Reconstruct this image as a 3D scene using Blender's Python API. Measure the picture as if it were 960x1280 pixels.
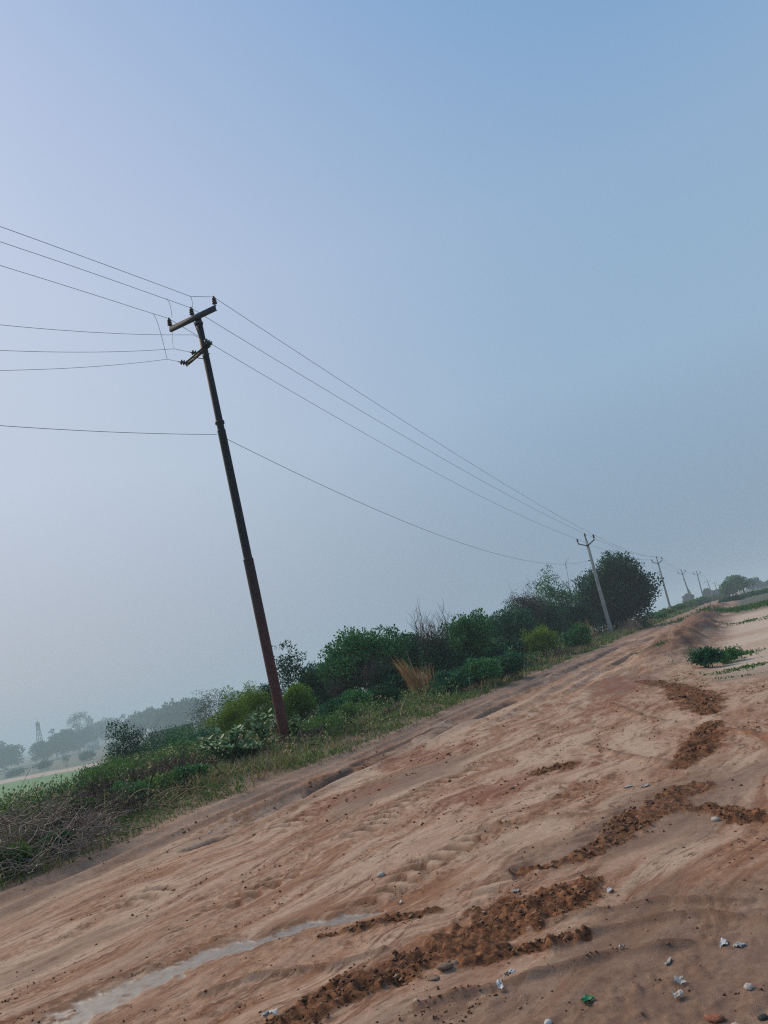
import bpy, math
import numpy as np
from mathutils import Vector

# ------------------------------------------------------------------ clear
for o in list(bpy.data.objects):
    bpy.data.objects.remove(o, do_unlink=True)
SC = bpy.context.scene
COL = SC.collection
R = math.radians

# ------------------------------------------------------------------ camera
EYE = 1.25
PITCH, ROLL, FPX = 11.3, 12.6, 960.0           # focal length in pixels of a 960 x 1280 picture
_t, _r = R(PITCH), R(ROLL)
FW = np.array([0, math.cos(_t), math.sin(_t)])
_R0 = np.array([1.0, 0, 0]); _U0 = np.array([0, -math.sin(_t), math.cos(_t)])
RT = math.cos(_r) * _R0 - math.sin(_r) * _U0
UP = math.sin(_r) * _R0 + math.cos(_r) * _U0
cam = bpy.data.cameras.new('camera'); camo = bpy.data.objects.new('camera', cam); COL.objects.link(camo)
cam.sensor_fit = 'VERTICAL'; cam.sensor_height = 36.0; cam.lens = FPX / 1280 * 36.0
cam.clip_start = 0.05; cam.clip_end = 20000
from mathutils import Matrix
camo.matrix_world = Matrix(((RT[0], UP[0], -FW[0], 0), (RT[1], UP[1], -FW[1], 0),
                            (RT[2], UP[2], -FW[2], EYE), (0, 0, 0, 1)))
SC.camera = camo
SC.render.resolution_x, SC.render.resolution_y = 768, 1024

# ------------------------------------------------------------------ sky, sun, exposure
SUN_AZ, SUN_EL = -46.0, 40.0                    # hazy sun, out of frame to the left
sund = np.array([math.sin(R(SUN_AZ)) * math.cos(R(SUN_EL)), math.cos(R(SUN_AZ)) * math.cos(R(SUN_EL)), math.sin(R(SUN_EL))])
W = bpy.data.worlds.new('World'); SC.world = W; W.use_nodes = True
nt = W.node_tree; nt.nodes.clear()
def N(t, **k):
    n = nt.nodes.new(t)
    for a, b in k.items(): setattr(n, a, b)
    return n
out = N('ShaderNodeOutputWorld'); bg = N('ShaderNodeBackground'); bg.inputs['Strength'].default_value = 0.12
sky = N('ShaderNodeTexSky', sky_type='NISHITA'); sky.sun_disc = False
sky.sun_elevation = R(SUN_EL); sky.sun_rotation = R(SUN_AZ); sky.dust_density = 4.0; sky.air_density = 1.0
tc = N('ShaderNodeTexCoord'); nrm = N('ShaderNodeVectorMath', operation='NORMALIZE')
nt.links.new(tc.outputs['Generated'], nrm.inputs[0])
sep = N('ShaderNodeSeparateXYZ'); nt.links.new(nrm.outputs['Vector'], sep.inputs[0])
ramp = N('ShaderNodeValToRGB'); cr = ramp.color_ramp
SKY_STOPS = [(0.0, (.212, .310, .428)), (0.12, (.248, .354, .478)), (0.30, (.303, .447, .608)), (0.50, (.276, .428, .630)), (0.72, (.168, .352, .610)), (1.0, (.130, .300, .560))]
while len(cr.elements) < len(SKY_STOPS): cr.elements.new(0.5)
for e, (p, c) in zip(cr.elements, SKY_STOPS): e.position = p; e.color = (*c, 1)
nt.links.new(sep.outputs['Z'], ramp.inputs['Fac'])
dot = N('ShaderNodeVectorMath', operation='DOT_PRODUCT'); dot.inputs[1].default_value = (math.sin(R(-60)) * math.cos(R(24)), math.cos(R(-60)) * math.cos(R(24)), math.sin(R(24)))   # aureole thickened by the haze below the sun
nt.links.new(nrm.outputs['Vector'], dot.inputs[0])
gl = N('ShaderNodeMapRange', interpolation_type='SMOOTHERSTEP'); gl.inputs['From Min'].default_value = 0.17; gl.inputs['From Max'].default_value = 1.05
nt.links.new(dot.outputs['Value'], gl.inputs['Value'])
glc = N('ShaderNodeMixRGB', blend_type='ADD'); glc.inputs['Color2'].default_value = (.224, .150, .117, 1)
nt.links.new(gl.outputs['Result'], glc.inputs['Fac']); nt.links.new(ramp.outputs['Color'], glc.inputs['Color1'])
sc8 = N('ShaderNodeMixRGB', blend_type='MULTIPLY'); sc8.inputs['Fac'].default_value = 1; sc8.inputs['Color2'].default_value = (8.33, 8.33, 8.33, 1)
nt.links.new(glc.outputs['Color'], sc8.inputs['Color1'])
mx = N('ShaderNodeMixRGB'); mx.inputs['Fac'].default_value = 0.04
nt.links.new(sc8.outputs['Color'], mx.inputs['Color1']); nt.links.new(sky.outputs['Color'], mx.inputs['Color2'])
nt.links.new(mx.outputs['Color'], bg.inputs['Color']); nt.links.new(bg.outputs['Background'], out.inputs['Surface'])

sl = bpy.data.lights.new('sun', 'SUN'); sl.energy = 3.3; sl.angle = R(36); sl.color = (1.0, .82, .60)
slo = bpy.data.objects.new('sun', sl); COL.objects.link(slo)
slo.rotation_euler = Vector(tuple(-sund)).to_track_quat('-Z', 'Y').to_euler(); slo.location = (-20, 10, 30)
SC.view_settings.view_transform = 'Standard'; SC.view_settings.look = 'None'
SC.view_settings.exposure = 0.0; SC.view_settings.gamma = 1.0
try: SC.view_settings.use_curve_mapping = False
except Exception: pass
cy = SC.cycles
cy.use_denoising = False; cy.pixel_filter_type = 'BLACKMAN_HARRIS'; cy.filter_width = 1.2
try: cy.denoiser = 'OPENIMAGEDENOISE'; cy.denoising_input_passes = 'RGB_ALBEDO_NORMAL'
except Exception: pass
cy.max_bounces = 5; cy.diffuse_bounces = 3; cy.glossy_bounces = 2; cy.transmission_bounces = 3; cy.volume_bounces = 3
cy.use_adaptive_sampling = False

# ------------------------------------------------------------------ helpers: pixels to rays
def ray(px, py): return FW * FPX + RT * (px - 480) + UP * (640 - py)
def gpt(px, py, z=0.0):
    d = ray(px, py); return d * ((z - EYE) / d[2]) + np.array([0, 0, EYE])
def atY(px, py, Y):
    d = ray(px, py); return d * (Y / d[1]) + np.array([0, 0, EYE])

# ------------------------------------------------------------------ helpers: noise
def _hash(ix, iy, seed):
    h = (ix.astype(np.int64) * 374761393 + iy.astype(np.int64) * 668265263 + seed * 1442695041) & 0xffffffff
    h = ((h ^ (h >> 13)) * 1274126177) & 0xffffffff
    return ((h ^ (h >> 16)) & 0xffff) / 65535.0
def vnoise(x, y, seed=0):
    x0 = np.floor(x); y0 = np.floor(y); fx = x - x0; fy = y - y0
    fx = fx * fx * fx * (fx * (fx * 6 - 15) + 10); fy = fy * fy * fy * (fy * (fy * 6 - 15) + 10)
    a = _hash(x0, y0, seed); b = _hash(x0 + 1, y0, seed); c = _hash(x0, y0 + 1, seed); d = _hash(x0 + 1, y0 + 1, seed)
    return (a * (1 - fx) + b * fx) * (1 - fy) + (c * (1 - fx) + d * fx) * fy
def fbm(x, y, seed=0, octv=4, gain=.5):
    s = 0; a = 1; n = 0
    for k in range(octv):
        ca, sa = math.cos(k * 1.1), math.sin(k * 1.1)
        s = s + a * vnoise((x * ca - y * sa) * 2 ** k, (x * sa + y * ca) * 2 ** k, seed + k * 17); n += a; a *= gain
    return s / n
def sst(x, a, b):
    u = np.clip((x - a) / (b - a), 0, 1); return u * u * (3 - 2 * u)

# ------------------------------------------------------------------ the road frame: s along the road, t to its right
AZ = R(22.9)
D = np.array([math.sin(AZ), math.cos(AZ)]); NN = np.array([math.cos(AZ), -math.sin(AZ)])
def st(x, y): return x * D[0] + y * D[1], x * NN[0] + y * NN[1]
def xy(s, t): return s * D[0] + t * NN[0], s * D[1] + t * NN[1]

def poly(pts):
    """pixel polyline on the ground with widths in metres -> world"""
    return [(*gpt(p[0], p[1])[:2], p[2]) for p in pts]
def pdist(x, y, pl):
    """smallest (distance / local half width) to a polyline, and distance along it"""
    best = np.full(x.shape, 1e9); along = np.zeros(x.shape); acc = 0.0
    for (ax, ay, aw), (bx, by, bw) in zip(pl[:-1], pl[1:]):
        dx, dy = bx - ax, by - ay; L = math.hypot(dx, dy)
        u = np.clip(((x - ax) * dx + (y - ay) * dy) / (L * L), 0, 1)
        d = np.hypot(x - ax - u * dx, y - ay - u * dy) / (aw + u * (bw - aw))
        m = d < best; best = np.where(m, d, best); along = np.where(m, acc + u * L, along); acc += L
    return best, along

MUD = [poly(p) for p in (
    [(300, 1300, .06), (370, 1268, .10), (430, 1240, .12), (490, 1215, .13), (560, 1183, .16), (630, 1150, .21), (690, 1128, .17), (730, 1105, .07)],
    [(560, 1208, .04), (620, 1192, .06), (690, 1178, .07), (730, 1172, .03)],
    [(640, 1092, .03), (725, 1074, .07), (770, 1048, .11), (810, 1020, .15), (845, 998, .17), (875, 982, .10)],
    [(852, 958, .08), (872, 942, .13), (882, 922, .16), (890, 905, .11)],
    [(888, 893, .08), (880, 880, .21), (866, 868, .25), (840, 857, .17), (800, 852, .10)],
    [(850, 1014, .03), (890, 1014, .08), (930, 1020, .10), (975, 1024, .08)],
    [(400, 1172, .02), (440, 1158, .045), (490, 1147, .05), (545, 1138, .03)],
    [(672, 968, .06), (690, 961, .14), (712, 955, .08)])]
PUDDLE = poly([(20, 1304, .18), (110, 1258, .165), (200, 1215, .135), (260, 1191, .115), (310, 1175, .10), (380, 1153, .07), (430, 1144, .05), (470, 1138, .025)])
RIDGES = [(poly(p), h) for p, h in (
    ([(520, 1256, .02), (600, 1238, .025), (680, 1215, .03), (760, 1192, .025), (860, 1176, .02)], .022),
    ([(690, 1180, .02), (760, 1160, .025), (820, 1146, .025), (880, 1140, .02), (960, 1150, .03)], .02),
    ([(690, 1150, .02), (740, 1138, .02), (830, 1125, .02), (930, 1122, .02)], .018),
    ([(250, 1240, .03), (330, 1215, .03), (420, 1205, .03), (480, 1185, .02)], .02),
    ([(890, 912, .04), (930, 916, .05), (975, 922, .05)], .03),
    ([(760, 880, .05), (800, 896, .06), (830, 903, .05)], .03),
    ([(740, 935, .04), (800, 950, .05), (850, 956, .05)], .025),
    ([(600, 1035, .03), (690, 1022, .03), (760, 1015, .03)], .02))]
RED = poly([(465, 960, .2), (490, 950, .55), (520, 950, .6), (560, 935, .35)]), poly([(560, 1000, .2), (620, 985, .4), (700, 960, .3)]), \
      poly([(735, 905, .15), (755, 880, .4), (760, 850, .4)]), poly([(380, 1020, .2), (420, 1000, .35), (470, 985, .3)])
FZ = -9.0
_p0, _p1 = gpt(0, 978, FZ), gpt(112, 957, FZ)
_pd = (_p1 - _p0)[:2]
DARKRUTS = [poly(p) for p in ([(536, 924, .05), (560, 911, .13), (590, 899, .16), (615, 891, .15), (645, 877, .08)], [(655, 868, .07), (690, 850, .16), (730, 830, .22), (765, 813, .20)],
    [(380, 992, .05), (440, 960, .08), (500, 931, .08), (540, 912, .06)], [(700, 828, .2), (740, 812, .45), (780, 798, .6), (815, 785, .6)], [(735, 842, .12), (765, 830, .25), (800, 815, .25)], [(228, 1062, .03), (270, 1046, .06), (320, 1026, .06), (352, 1010, .03)])]
LEFTPATH = [(*(_p0[:2] - _pd * 2), 14.), (*_p0[:2], 12.), (*_p1[:2], 10.), (*(_p1[:2] + _pd * 2), 7.)]
_pn = np.array([-_pd[1], _pd[0]]) / np.linalg.norm(_pd)
if _pn @ _p0[:2] < 0: _pn = -_pn

def flow(s, t):
    """curved coordinate across the wheel tracks: they swing to the right close to the camera"""
    A = 5.0 * sst(t, -7.0, -2.5)
    return t + A * np.exp(-np.clip(s, 0, 60) / 3.0)

def ground(x, y, detail=True):
    """height and surface masks of the terrain"""
    x = np.asarray(x, float); y = np.asarray(y, float)
    s, t = st(x, y); v = flow(s, t)
    edge = 0.35 * (fbm(s * .5, t * .5, 5, 3) - .5) + .5 * (fbm(s * .06, t * .0 + 3, 8, 2) - .5)
    tt = t + edge - .35
    sh = 5.0 * sst(s, 24, 40) * sst(-tt, 11, 16)
    z = np.interp(tt + sh, [-60, -34, -18, -13, -8.4, -7.15, -6.9], [-9.0, -9.0, -.12, .12, .13, .015, 0])
    z = z + .25 * (fbm(s * .12, t * .12, 31, 3) - .5) * sst(-tt, 8, 14)
    road = sst(tt, -7.6, -7.1)
    onrd = road * (1 - sst(t, 3, 8))
    # banked earth along the right side of the road
    bs = sst(s, 16.5, 22) * (1 - sst(s, 75, 120))
    tcn = -2.15 + .5 * (fbm(s * .25, s * 0, 77, 3) - .5) * 2 - .25 * sst(s, 30, 60)
    bm = np.exp(-np.abs((t - tcn + .5 * (fbm(s * 1.1, t * 1.1, 93, 3) - .5)) / np.where(t > tcn, .60, .85)) ** 2.4) * bs
    bh = (.36 + .5 * (fbm(s * .45, t * .5, 91, 3) - .5) + .34 * (fbm(s * 2.2, t * 2.6, 95, 4) - .5) + .16 * (fbm(s * 6, t * 5, 97, 3) - .5))
    z = z + bm * bh
    right = sst(t, -1.6, -.6) * sst(s, 11, 17)
    z = z - .10 * right
    # mild swell of the road
    z = z + .05 * (fbm(s * .22, t * .35, 3, 3) - .5) * onrd
    mud = np.zeros(x.shape); red = np.zeros(x.shape); wet = np.zeros(x.shape); rid = np.zeros(x.shape); halo = np.zeros(x.shape); drk = np.zeros(x.shape)
    near = (s < 40) & (s > 0) & (t > -9) & (t < 6)
    if detail and near.any():
        xn, yn, sn, tn, vn = x[near], y[near], s[near], t[near], v[near]
        zz = np.zeros(xn.shape)
        # streaky tracks
        vn = vn + .9 * (fbm(xn * .55, yn * .55, 201, 3) - .5) + .16 * (fbm(xn * 2.6, yn * 2.6, 203, 2) - .5)
        amp_ = .35 + 1.1 * sst(fbm(xn * .7, yn * .7, 205, 3), .38, .62)
        far = np.clip(sn / 8, .6, 3)
        st1 = fbm(sn * .8, vn * 3.6, 11, 4) - .5
        st2 = fbm(sn * 2.6, vn * 14, 13, 3) - .5
        zz += (.012 * st1 + .0025 * st2) * amp_
        ro = sst(.6 * fbm(sn * .8, vn * 3, 101, 4) + .4 * fbm(sn * 2.2, vn * 7, 105, 3), .44, .60)
        lump = fbm(xn * 7, yn * 7, 41, 4) - .5
        zz += (.003 + .006 * ro) * lump + ro * .007 * (fbm(xn * 19, yn * 19, 44, 3) - .45) - .006 * ro + (.15 + ro) * .04 * np.clip(fbm(xn * 13, yn * 13, 47, 3) - .60, 0, .2)
        zz += .010 * np.clip(fbm(xn * 26, yn * 26, 43, 2) - .60, 0, 1) * 3 * (.2 + ro)
        # wheel ruts running the length of the road
        for tc_, w_, dp, s0, s1 in ((-5.35, .20, .07, 5, 60), (-6.45, .16, .035, 3, 60), (-4.1, .18, .04, 11, 60), (-3.55, .14, .035, 14, 60), (-5.9, .13, .025, 2, 22)):
            c_ = tc_ + .35 * (fbm(sn * .18, sn * 0 + tc_, 51, 3) - .5)
            q = np.abs(tn - c_) / w_
            k = sst(sn, s0, s0 + 3)
            zz += k * (-dp * np.exp(-q ** 2.2) + .55 * dp * np.exp(-((q - 1.7) / .55) ** 2)) * (.4 + 1.2 * fbm(sn * .8, tn * 2, 55, 2))
        # cleat marks of tractor tyres
        for tc_, w_, s0, s1, cv in ((-5.72, .20, 5.5, 12, 0), (-4.55, .22, 4.0, 10, 0), (-2.7, .20, 3.6, 12, 1), (-1.15, .20, 3.4, 10, 1), (-3.9, .20, 9, 22, 0), (-.2, .16, 3.6, 7, 1)):
            q = np.abs((vn if cv else tn) - tc_ + .2 * (fbm(sn * .4, sn * 0 + tc_, 58, 2) - .5)) / w_
            k = sst(sn, s0, s0 + 1) * (1 - sst(sn, s1 - 2, s1)) * (1 - sst(q, .8, 1.1)) * sst(fbm(sn * 1.3, tn * 1.5, 57, 2), .46, .60)
            lug = sst(np.sin(sn * 2 * math.pi / .19 + q * 2.4), -.15, .35)
            zz += k * (.032 * lug - .022); rid[near] = np.maximum(rid[near], .9 * k * (1 - lug))
        for pl, h in RIDGES:
            q, al = pdist(xn, yn, pl); q = q * (.75 + .6 * fbm(xn * 9, yn * 9, 61, 2))
            g = np.exp(-q ** 2); zz += h * g * (.5 + fbm(al * 6, al * 0, 63, 2)); rid_ = g * .8
            rid[near] = np.maximum(rid[near], rid_)
        ms = np.zeros(xn.shape)
        wob = .55 * (fbm(xn * 5, yn * 5, 65, 3) - .5) * 2
        wob2 = .35 * (fbm(xn * 22, yn * 22, 67, 2) - .5) * 2
        for pl in MUD:
            q, al = pdist(xn, yn, pl); q = q / 1.22
            ms = np.maximum(ms, 1 - sst(q + wob + wob2, .55, 1.25))
        hal = np.zeros(xn.shape)
        for pl in MUD: hal = np.maximum(hal, 1 - sst(pdist(xn, yn, pl)[0] + wob, .8, 2.8))
        dk = np.zeros(xn.shape)
        for pl in DARKRUTS: dk = np.maximum(dk, 1 - sst(pdist(xn, yn, pl)[0] + 1.1 * (fbm(sn * 2.0, tn * 5, 66, 3) - .5) * 2, .5, 1.15))
        zz -= .035 * dk
        churn = fbm(xn * 14, yn * 14, 71, 4) - .42
        chop = fbm(xn * 38, yn * 38, 73, 2) - .5
        zz = zz * (1 - .4 * ms) + ms * (.002 + .066 * churn + .036 * chop)
        for pl in (MUD[3], MUD[4], MUD[7]):
            q, al = pdist(xn, yn, pl); zz += .014 * (1 - sst(q, .6, 1.1)) * np.sin(2 * math.pi * (yn + .25 * xn) / .16 + 2 * fbm(xn * 3, yn * 3, 87, 2))
        q, al = pdist(xn, yn, PUDDLE)
        qq = q + .75 * (fbm(xn * 6, yn * 6, 81, 3) - .5) * 2 + .45 * (fbm(xn * 25, yn * 25, 82, 2) - .5) * 2
        wm = 1 - sst(qq, .90, 1.0); wg = 1 - sst(qq, .55, 2.0)
        zz = zz * (1 - wg) + wg * (-.020 + .002 * (fbm(xn * 20, yn * 20, 83, 2)))
        zz += -.006 * np.exp(-q ** 2 / 5.0)
        rid[near] = np.maximum(rid[near], np.exp(-((qq - 1.25) / .35) ** 2) * sst(fbm(xn * 9, yn * 9, 84, 3), .40, .56))
        rm = np.zeros(xn.shape)
        for pl in RED:
            q, al = pdist(xn, yn, pl)
            rm = np.maximum(rm, 1 - sst(q + 1.5 * (fbm(xn * 2.2, vn * 4, 85, 3) - .5) * 2, .4, 1.3))
        fade = sst(tn, -7.5, -6.9)
        z[near] = z[near] + zz * fade * (1 - .5 * sst(sn, 25, 40))
        mud[near] = ms; wet[near] = wm; halo[near] = hal; drk[near] = dk; red[near] = rm * (1 - ms)
    # broad masks
    v = v + .9 * (fbm(x * .55, y * .55, 201, 3) - .5) + .16 * (fbm(x * 2.6, y * 2.6, 203, 2) - .5)
    streak = fbm(s * .8, v * 3, 101, 4)
    blot = fbm(s * .35, v * 1.1, 103, 4)
    orange = sst(.6 * streak + .4 * fbm(s * 2.2, v * 7, 105, 3), .44, .60) * onrd
    orange = np.maximum(orange, halo)
    damp = sst(blot, .50, .68) * onrd
    lr = np.clip(1 - np.hypot((x - 1.0) / 1.1, (y - 2.6) / .75), 0, 1)
    damp = np.maximum(damp, sst(lr + .3 * (fbm(x * 4, y * 4, 107, 3) - .5), .05, .4) * .3)
    dl = sst(tt, -7.4, -7.0) * (1 - sst(t + .4 * (fbm(s * .7, t, 109, 2) - .5), -6.3, -5.4))
    damp = np.maximum(damp, .85 * dl)
    q5 = np.exp(-((t + 5.25 + .3 * (fbm(s * .18, s * 0 - 5.35, 51, 3) - .5)) / .26) ** 2) * sst(s, 10, 12) * sst(fbm(s * .5, t * 2, 111, 3), .34, .48)
    darkrut = q5 * onrd
    gull = np.exp(-((t + 4.2) / .5) ** 2) * sst(s, 26, 34) * sst(fbm(s * .6, t * 2.5, 113, 3), .42, .6)
    darkrut = np.maximum(np.maximum(darkrut * .7, gull * .6), drk)
    pale = np.maximum(right * (1 - bm) * sst(t, -1.4, -.3) * (1 - sst(s, 44, 56)), 0) * (1 - .35 * sst(fbm(s * .3, t * .3, 115, 3), .45, .7))
    berm = sst(bm, .15, .6)
    soil = 1 - sst(tt, -7.5, -7.05)
    field = sst(-t - sh * .6, 20, 26)
    gz, _ = pdist(x, y, LEFTPATH)
    gz = gz + .5 * (fbm(x * .12, y * .12, 117, 3) - .5)
    path = (1 - sst(gz, .75, 1.0)) * field
    nearside = sst((x - _p0[0]) * _pn[0] + (y - _p0[1]) * _pn[1], -2, 8)   # beyond the path
    fieldg = field * (1 - nearside) * (1 - path)
    rgt = np.maximum(sst(t, 28, 40), sst(t, -1.2, -.2) * sst(s, 46, 58))
    return z, dict(mud=mud, wet=wet, red=red, rid=rid, orange=orange, damp=damp, dark=darkrut, pale=pale, berm=berm, soil=soil,
                   field=fieldg, path=path, scrub=np.maximum(nearside * field, rgt), fs=s, fv=v)
def H(x, y): return float(ground(np.array([x]), np.array([y]))[0][0])
def HA(x, y): return ground(x, y)[0]

# ------------------------------------------------------------------ helpers: meshes
class MB:
    def __init__(s): s.v = []; s.f = []; s.n = 0
    def add(s, v, f):
        v = np.asarray(v, float).reshape(-1, 3); f = np.asarray(f, np.int64)
        if len(f) == 0: return
        s.v.append(v); s.f.append(f + s.n); s.n += len(v)
    def tube(s, pts, rad, k=6, cap=False):
        p = np.asarray(pts, float); n = len(p); rad = np.broadcast_to(np.asarray(rad, float), (n,))
        tg = np.gradient(p, axis=0); tg /= np.linalg.norm(tg, axis=1)[:, None] + 1e-12
        ref = np.array([0, 0, 1.]) if abs(tg[0][2]) < .9 else np.array([1., 0, 0])
        a = np.cross(tg, ref); a /= np.linalg.norm(a, axis=1)[:, None] + 1e-12; b = np.cross(tg, a)
        an = np.arange(k) * 2 * math.pi / k
        v = p[:, None] + rad[:, None, None] * (a[:, None] * np.cos(an)[None, :, None] + b[:, None] * np.sin(an)[None, :, None])
        i = np.arange(n - 1)[:, None] * k; j = np.arange(k)[None]; j2 = (j + 1) % k
        f = np.stack([i + j, i + j2, i + k + j2, i + k + j], -1).reshape(-1, 4)
        base = s.n; s.add(v, f)
        if cap:
            s.f.append(np.array([[base + q for q in range(k)][::-1]])); s.f.append(np.array([[base + (n - 1) * k + q for q in range(k)]]))
    def box(s, c, sz, ax=None):
        ax = np.eye(3) if ax is None else np.asarray(ax, float); h = np.asarray(sz, float) / 2
        q = np.array([[-1, -1, -1], [1, -1, -1], [1, 1, -1], [-1, 1, -1], [-1, -1, 1], [1, -1, 1], [1, 1, 1], [-1, 1, 1]], float) * h
        s.add(q @ ax + np.asarray(c, float), [[0, 3, 2, 1], [4, 5, 6, 7], [0, 1, 5, 4], [1, 2, 6, 5], [2, 3, 7, 6], [3, 0, 4, 7]])
    def lathe(s, o, axis, prof, k=10):
        axis = np.asarray(axis, float); axis /= np.linalg.norm(axis)
        ref = np.array([0, 0, 1.]) if abs(axis[2]) < .9 else np.array([1., 0, 0])
        a = np.cross(axis, ref); a /= np.linalg.norm(a); b = np.cross(axis, a)
        an = np.arange(k) * 2 * math.pi / k
        v = np.array([np.asarray(o) + axis * h + r * (a * math.cos(q) + b * math.sin(q)) for r, h in prof for q in an])
        n = len(prof); i = np.arange(n - 1)[:, None] * k; j = np.arange(k)[None]; j2 = (j + 1) % k
        f = np.stack([i + j, i + j2, i + k + j2, i + k + j], -1).reshape(-1, 4)
        s.add(v, f)
    def leaves(s, C, A, L, Wd, rng, fold=.25):
        n = len(C); A = A / (np.linalg.norm(A, axis=1)[:, None] + 1e-9)
        q = rng.normal(size=(n, 3)); b = np.cross(A, q); b /= np.linalg.norm(b, axis=1)[:, None] + 1e-9
        nr = np.cross(A, b); L = np.broadcast_to(L, (n,))[:, None]; Wd = np.broadcast_to(Wd, (n,))[:, None]
        v = np.stack([C, C + A * L * .5 + b * Wd * .5 + nr * Wd * fold, C + A * L, C + A * L * .5 - b * Wd * .5 + nr * Wd * fold], 1)
        f = np.arange(n)[:, None] * 4 + np.array([[0, 1, 2, 3]])
        s.add(v.reshape(-1, 3), f)
    def blades(s, B, A, Ht, Wd, rng, bend=.4):
        """arched grass blades: two quads each"""
        n = len(B); Ht = np.broadcast_to(Ht, (n,))[:, None]; Wd = np.broadcast_to(Wd, (n,))[:, None]
        A = A / np.linalg.norm(A, axis=1)[:, None]
        an = rng.uniform(0, 2 * math.pi, n); side = np.stack([np.cos(an), np.sin(an), 0 * an], 1)
        bd = np.stack([-np.sin(an), np.cos(an), 0 * an - .35], 1)
        bend = np.broadcast_to(bend, (n,))[:, None] * rng.uniform(.3, 1.3, n)[:, None]
        m = B + A * Ht * .55 + bd * Ht * bend * .25; t = B + A * Ht + bd * Ht * bend
        v = np.stack([B - side * Wd * .5, B + side * Wd * .5, m + side * Wd * .42, m - side * Wd * .42, t + side * Wd * .06, t - side * Wd * .06], 1)
        o = np.arange(n)[:, None] * 6
        f = np.concatenate([o + np.array([[0, 1, 2, 3]]), o + np.array([[3, 2, 4, 5]])], 0)
        s.add(v.reshape(-1, 3), f)
    def blob(s, C, r, rng):
        """jittered octahedra, one per row of C, half sunk"""
        n = len(C); d = np.array([[1, 0, 0], [0, 1, 0], [-1, 0, 0], [0, -1, 0], [0, 0, 1], [0, 0, -1]], float)
        d = d[None] * (1 + rng.uniform(-.45, .45, (n, 6, 1))) + rng.normal(0, .22, (n, 6, 3))
        an = rng.uniform(0, 6.28, n); ca, sa = np.cos(an)[:, None], np.sin(an)[:, None]
        v = np.stack([d[..., 0] * ca - d[..., 1] * sa, d[..., 0] * sa + d[..., 1] * ca, d[..., 2] * .7], -1) * np.asarray(r)[:, None, None] + C[:, None]
        t = np.array([[0, 1, 4], [1, 2, 4], [2, 3, 4], [3, 0, 4], [1, 0, 5], [2, 1, 5], [3, 2, 5], [0, 3, 5]])
        s.add(v.reshape(-1, 3), (np.arange(n)[:, None, None] * 6 + t[None]).reshape(-1, 3))
    def mesh(s, name, origin=None):
        v = np.concatenate(s.v)
        if origin is not None: v = v - np.asarray(origin)
        me = bpy.data.meshes.new(name)
        me.vertices.add(len(v)); me.vertices.foreach_set('co', v.ravel().astype(np.float32))
        lv = np.concatenate([f.ravel() for f in s.f]); k = np.concatenate([np.full(len(f), f.shape[1]) for f in s.f])
        me.loops.add(len(lv)); me.loops.foreach_set('vertex_index', lv.astype(np.int32))
        me.polygons.add(len(k)); me.polygons.foreach_set('loop_start', np.concatenate([[0], np.cumsum(k)[:-1]]).astype(np.int32))
        me.update(calc_edges=True); me.validate()
        return me
    def build(s, name, mat, parent=None, origin=None, smooth=False):
        me = s.mesh(name, origin); me.materials.append(mat)
        if smooth: me.polygons.foreach_set('use_smooth', np.ones(len(me.polygons), bool))
        o = bpy.data.objects.new(name, me); COL.objects.link(o)
        if parent is not None: o.parent = parent
        return o

def tag(o, label=None, cat=None, group=None, kind=None):
    if label: o['label'] = label
    if cat: o['category'] = cat
    if group: o['group'] = group
    if kind: o['kind'] = kind
    return o
def empty(name, loc, label, cat, group=None, rz=0.0):
    o = bpy.data.objects.new(name, None); COL.objects.link(o); o.empty_display_size = .3
    o.location = tuple(float(q) for q in loc); o.rotation_euler = (0, 0, rz)
    return tag(o, label, cat, group)
def copy_tree(o, loc=None, rz=None, scale=None, label=None, group=None):
    c = o.copy(); COL.objects.link(c)
    for ch in o.children:
        k = ch.copy(); COL.objects.link(k); k.parent = c
        for g in ch.children:
            q = g.copy(); COL.objects.link(q); q.parent = k
    if loc is not None: c.location = tuple(float(q) for q in loc)
    if rz is not None: c.rotation_euler = (0, 0, rz)
    if scale is not None: c.scale = scale if hasattr(scale, '__len__') else (scale,) * 3
    if label: c['label'] = label
    if group: c['group'] = group
    return c

# ------------------------------------------------------------------ materials
def newmat(name):
    m = bpy.data.materials.new(name); m.use_nodes = True; t = m.node_tree; t.nodes.clear()
    o = t.nodes.new('ShaderNodeOutputMaterial'); b = t.nodes.new('ShaderNodeBsdfPrincipled')
    t.links.new(b.outputs[0], o.inputs['Surface'])
    b.inputs['Specular IOR Level'].default_value = .3
    return m, t, b, o
def ramp_node(t, stops, fac):
    r = t.nodes.new('ShaderNodeValToRGB'); e = r.color_ramp.elements
    while len(e) < len(stops): e.new(.5)
    for q, (p, c) in zip(e, stops): q.position = p; q.color = (*c, 1)
    t.links.new(fac, r.inputs['Fac']); return r.outputs['Color']
def noise_node(t, scale, detail=4, rough=.55, vec=None, dist=0):
    n = t.nodes.new('ShaderNodeTexNoise'); n.inputs['Scale'].default_value = scale; n.inputs['Detail'].default_value = detail
    n.inputs['Roughness'].default_value = rough; n.inputs['Distortion'].default_value = dist
    if vec is None:
        c = t.nodes.new('ShaderNodeTexCoord'); vec = c.outputs['Object']
    t.links.new(vec, n.inputs['Vector']); return n.outputs['Fac']
def bump(t, b, fac, strength=.3, dist=.01):
    n = t.nodes.new('ShaderNodeBump'); n.inputs['Strength'].default_value = strength; n.inputs['Distance'].default_value = dist
    t.links.new(fac, n.inputs['Height']); t.links.new(n.outputs[0], b.inputs['Normal'])
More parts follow.
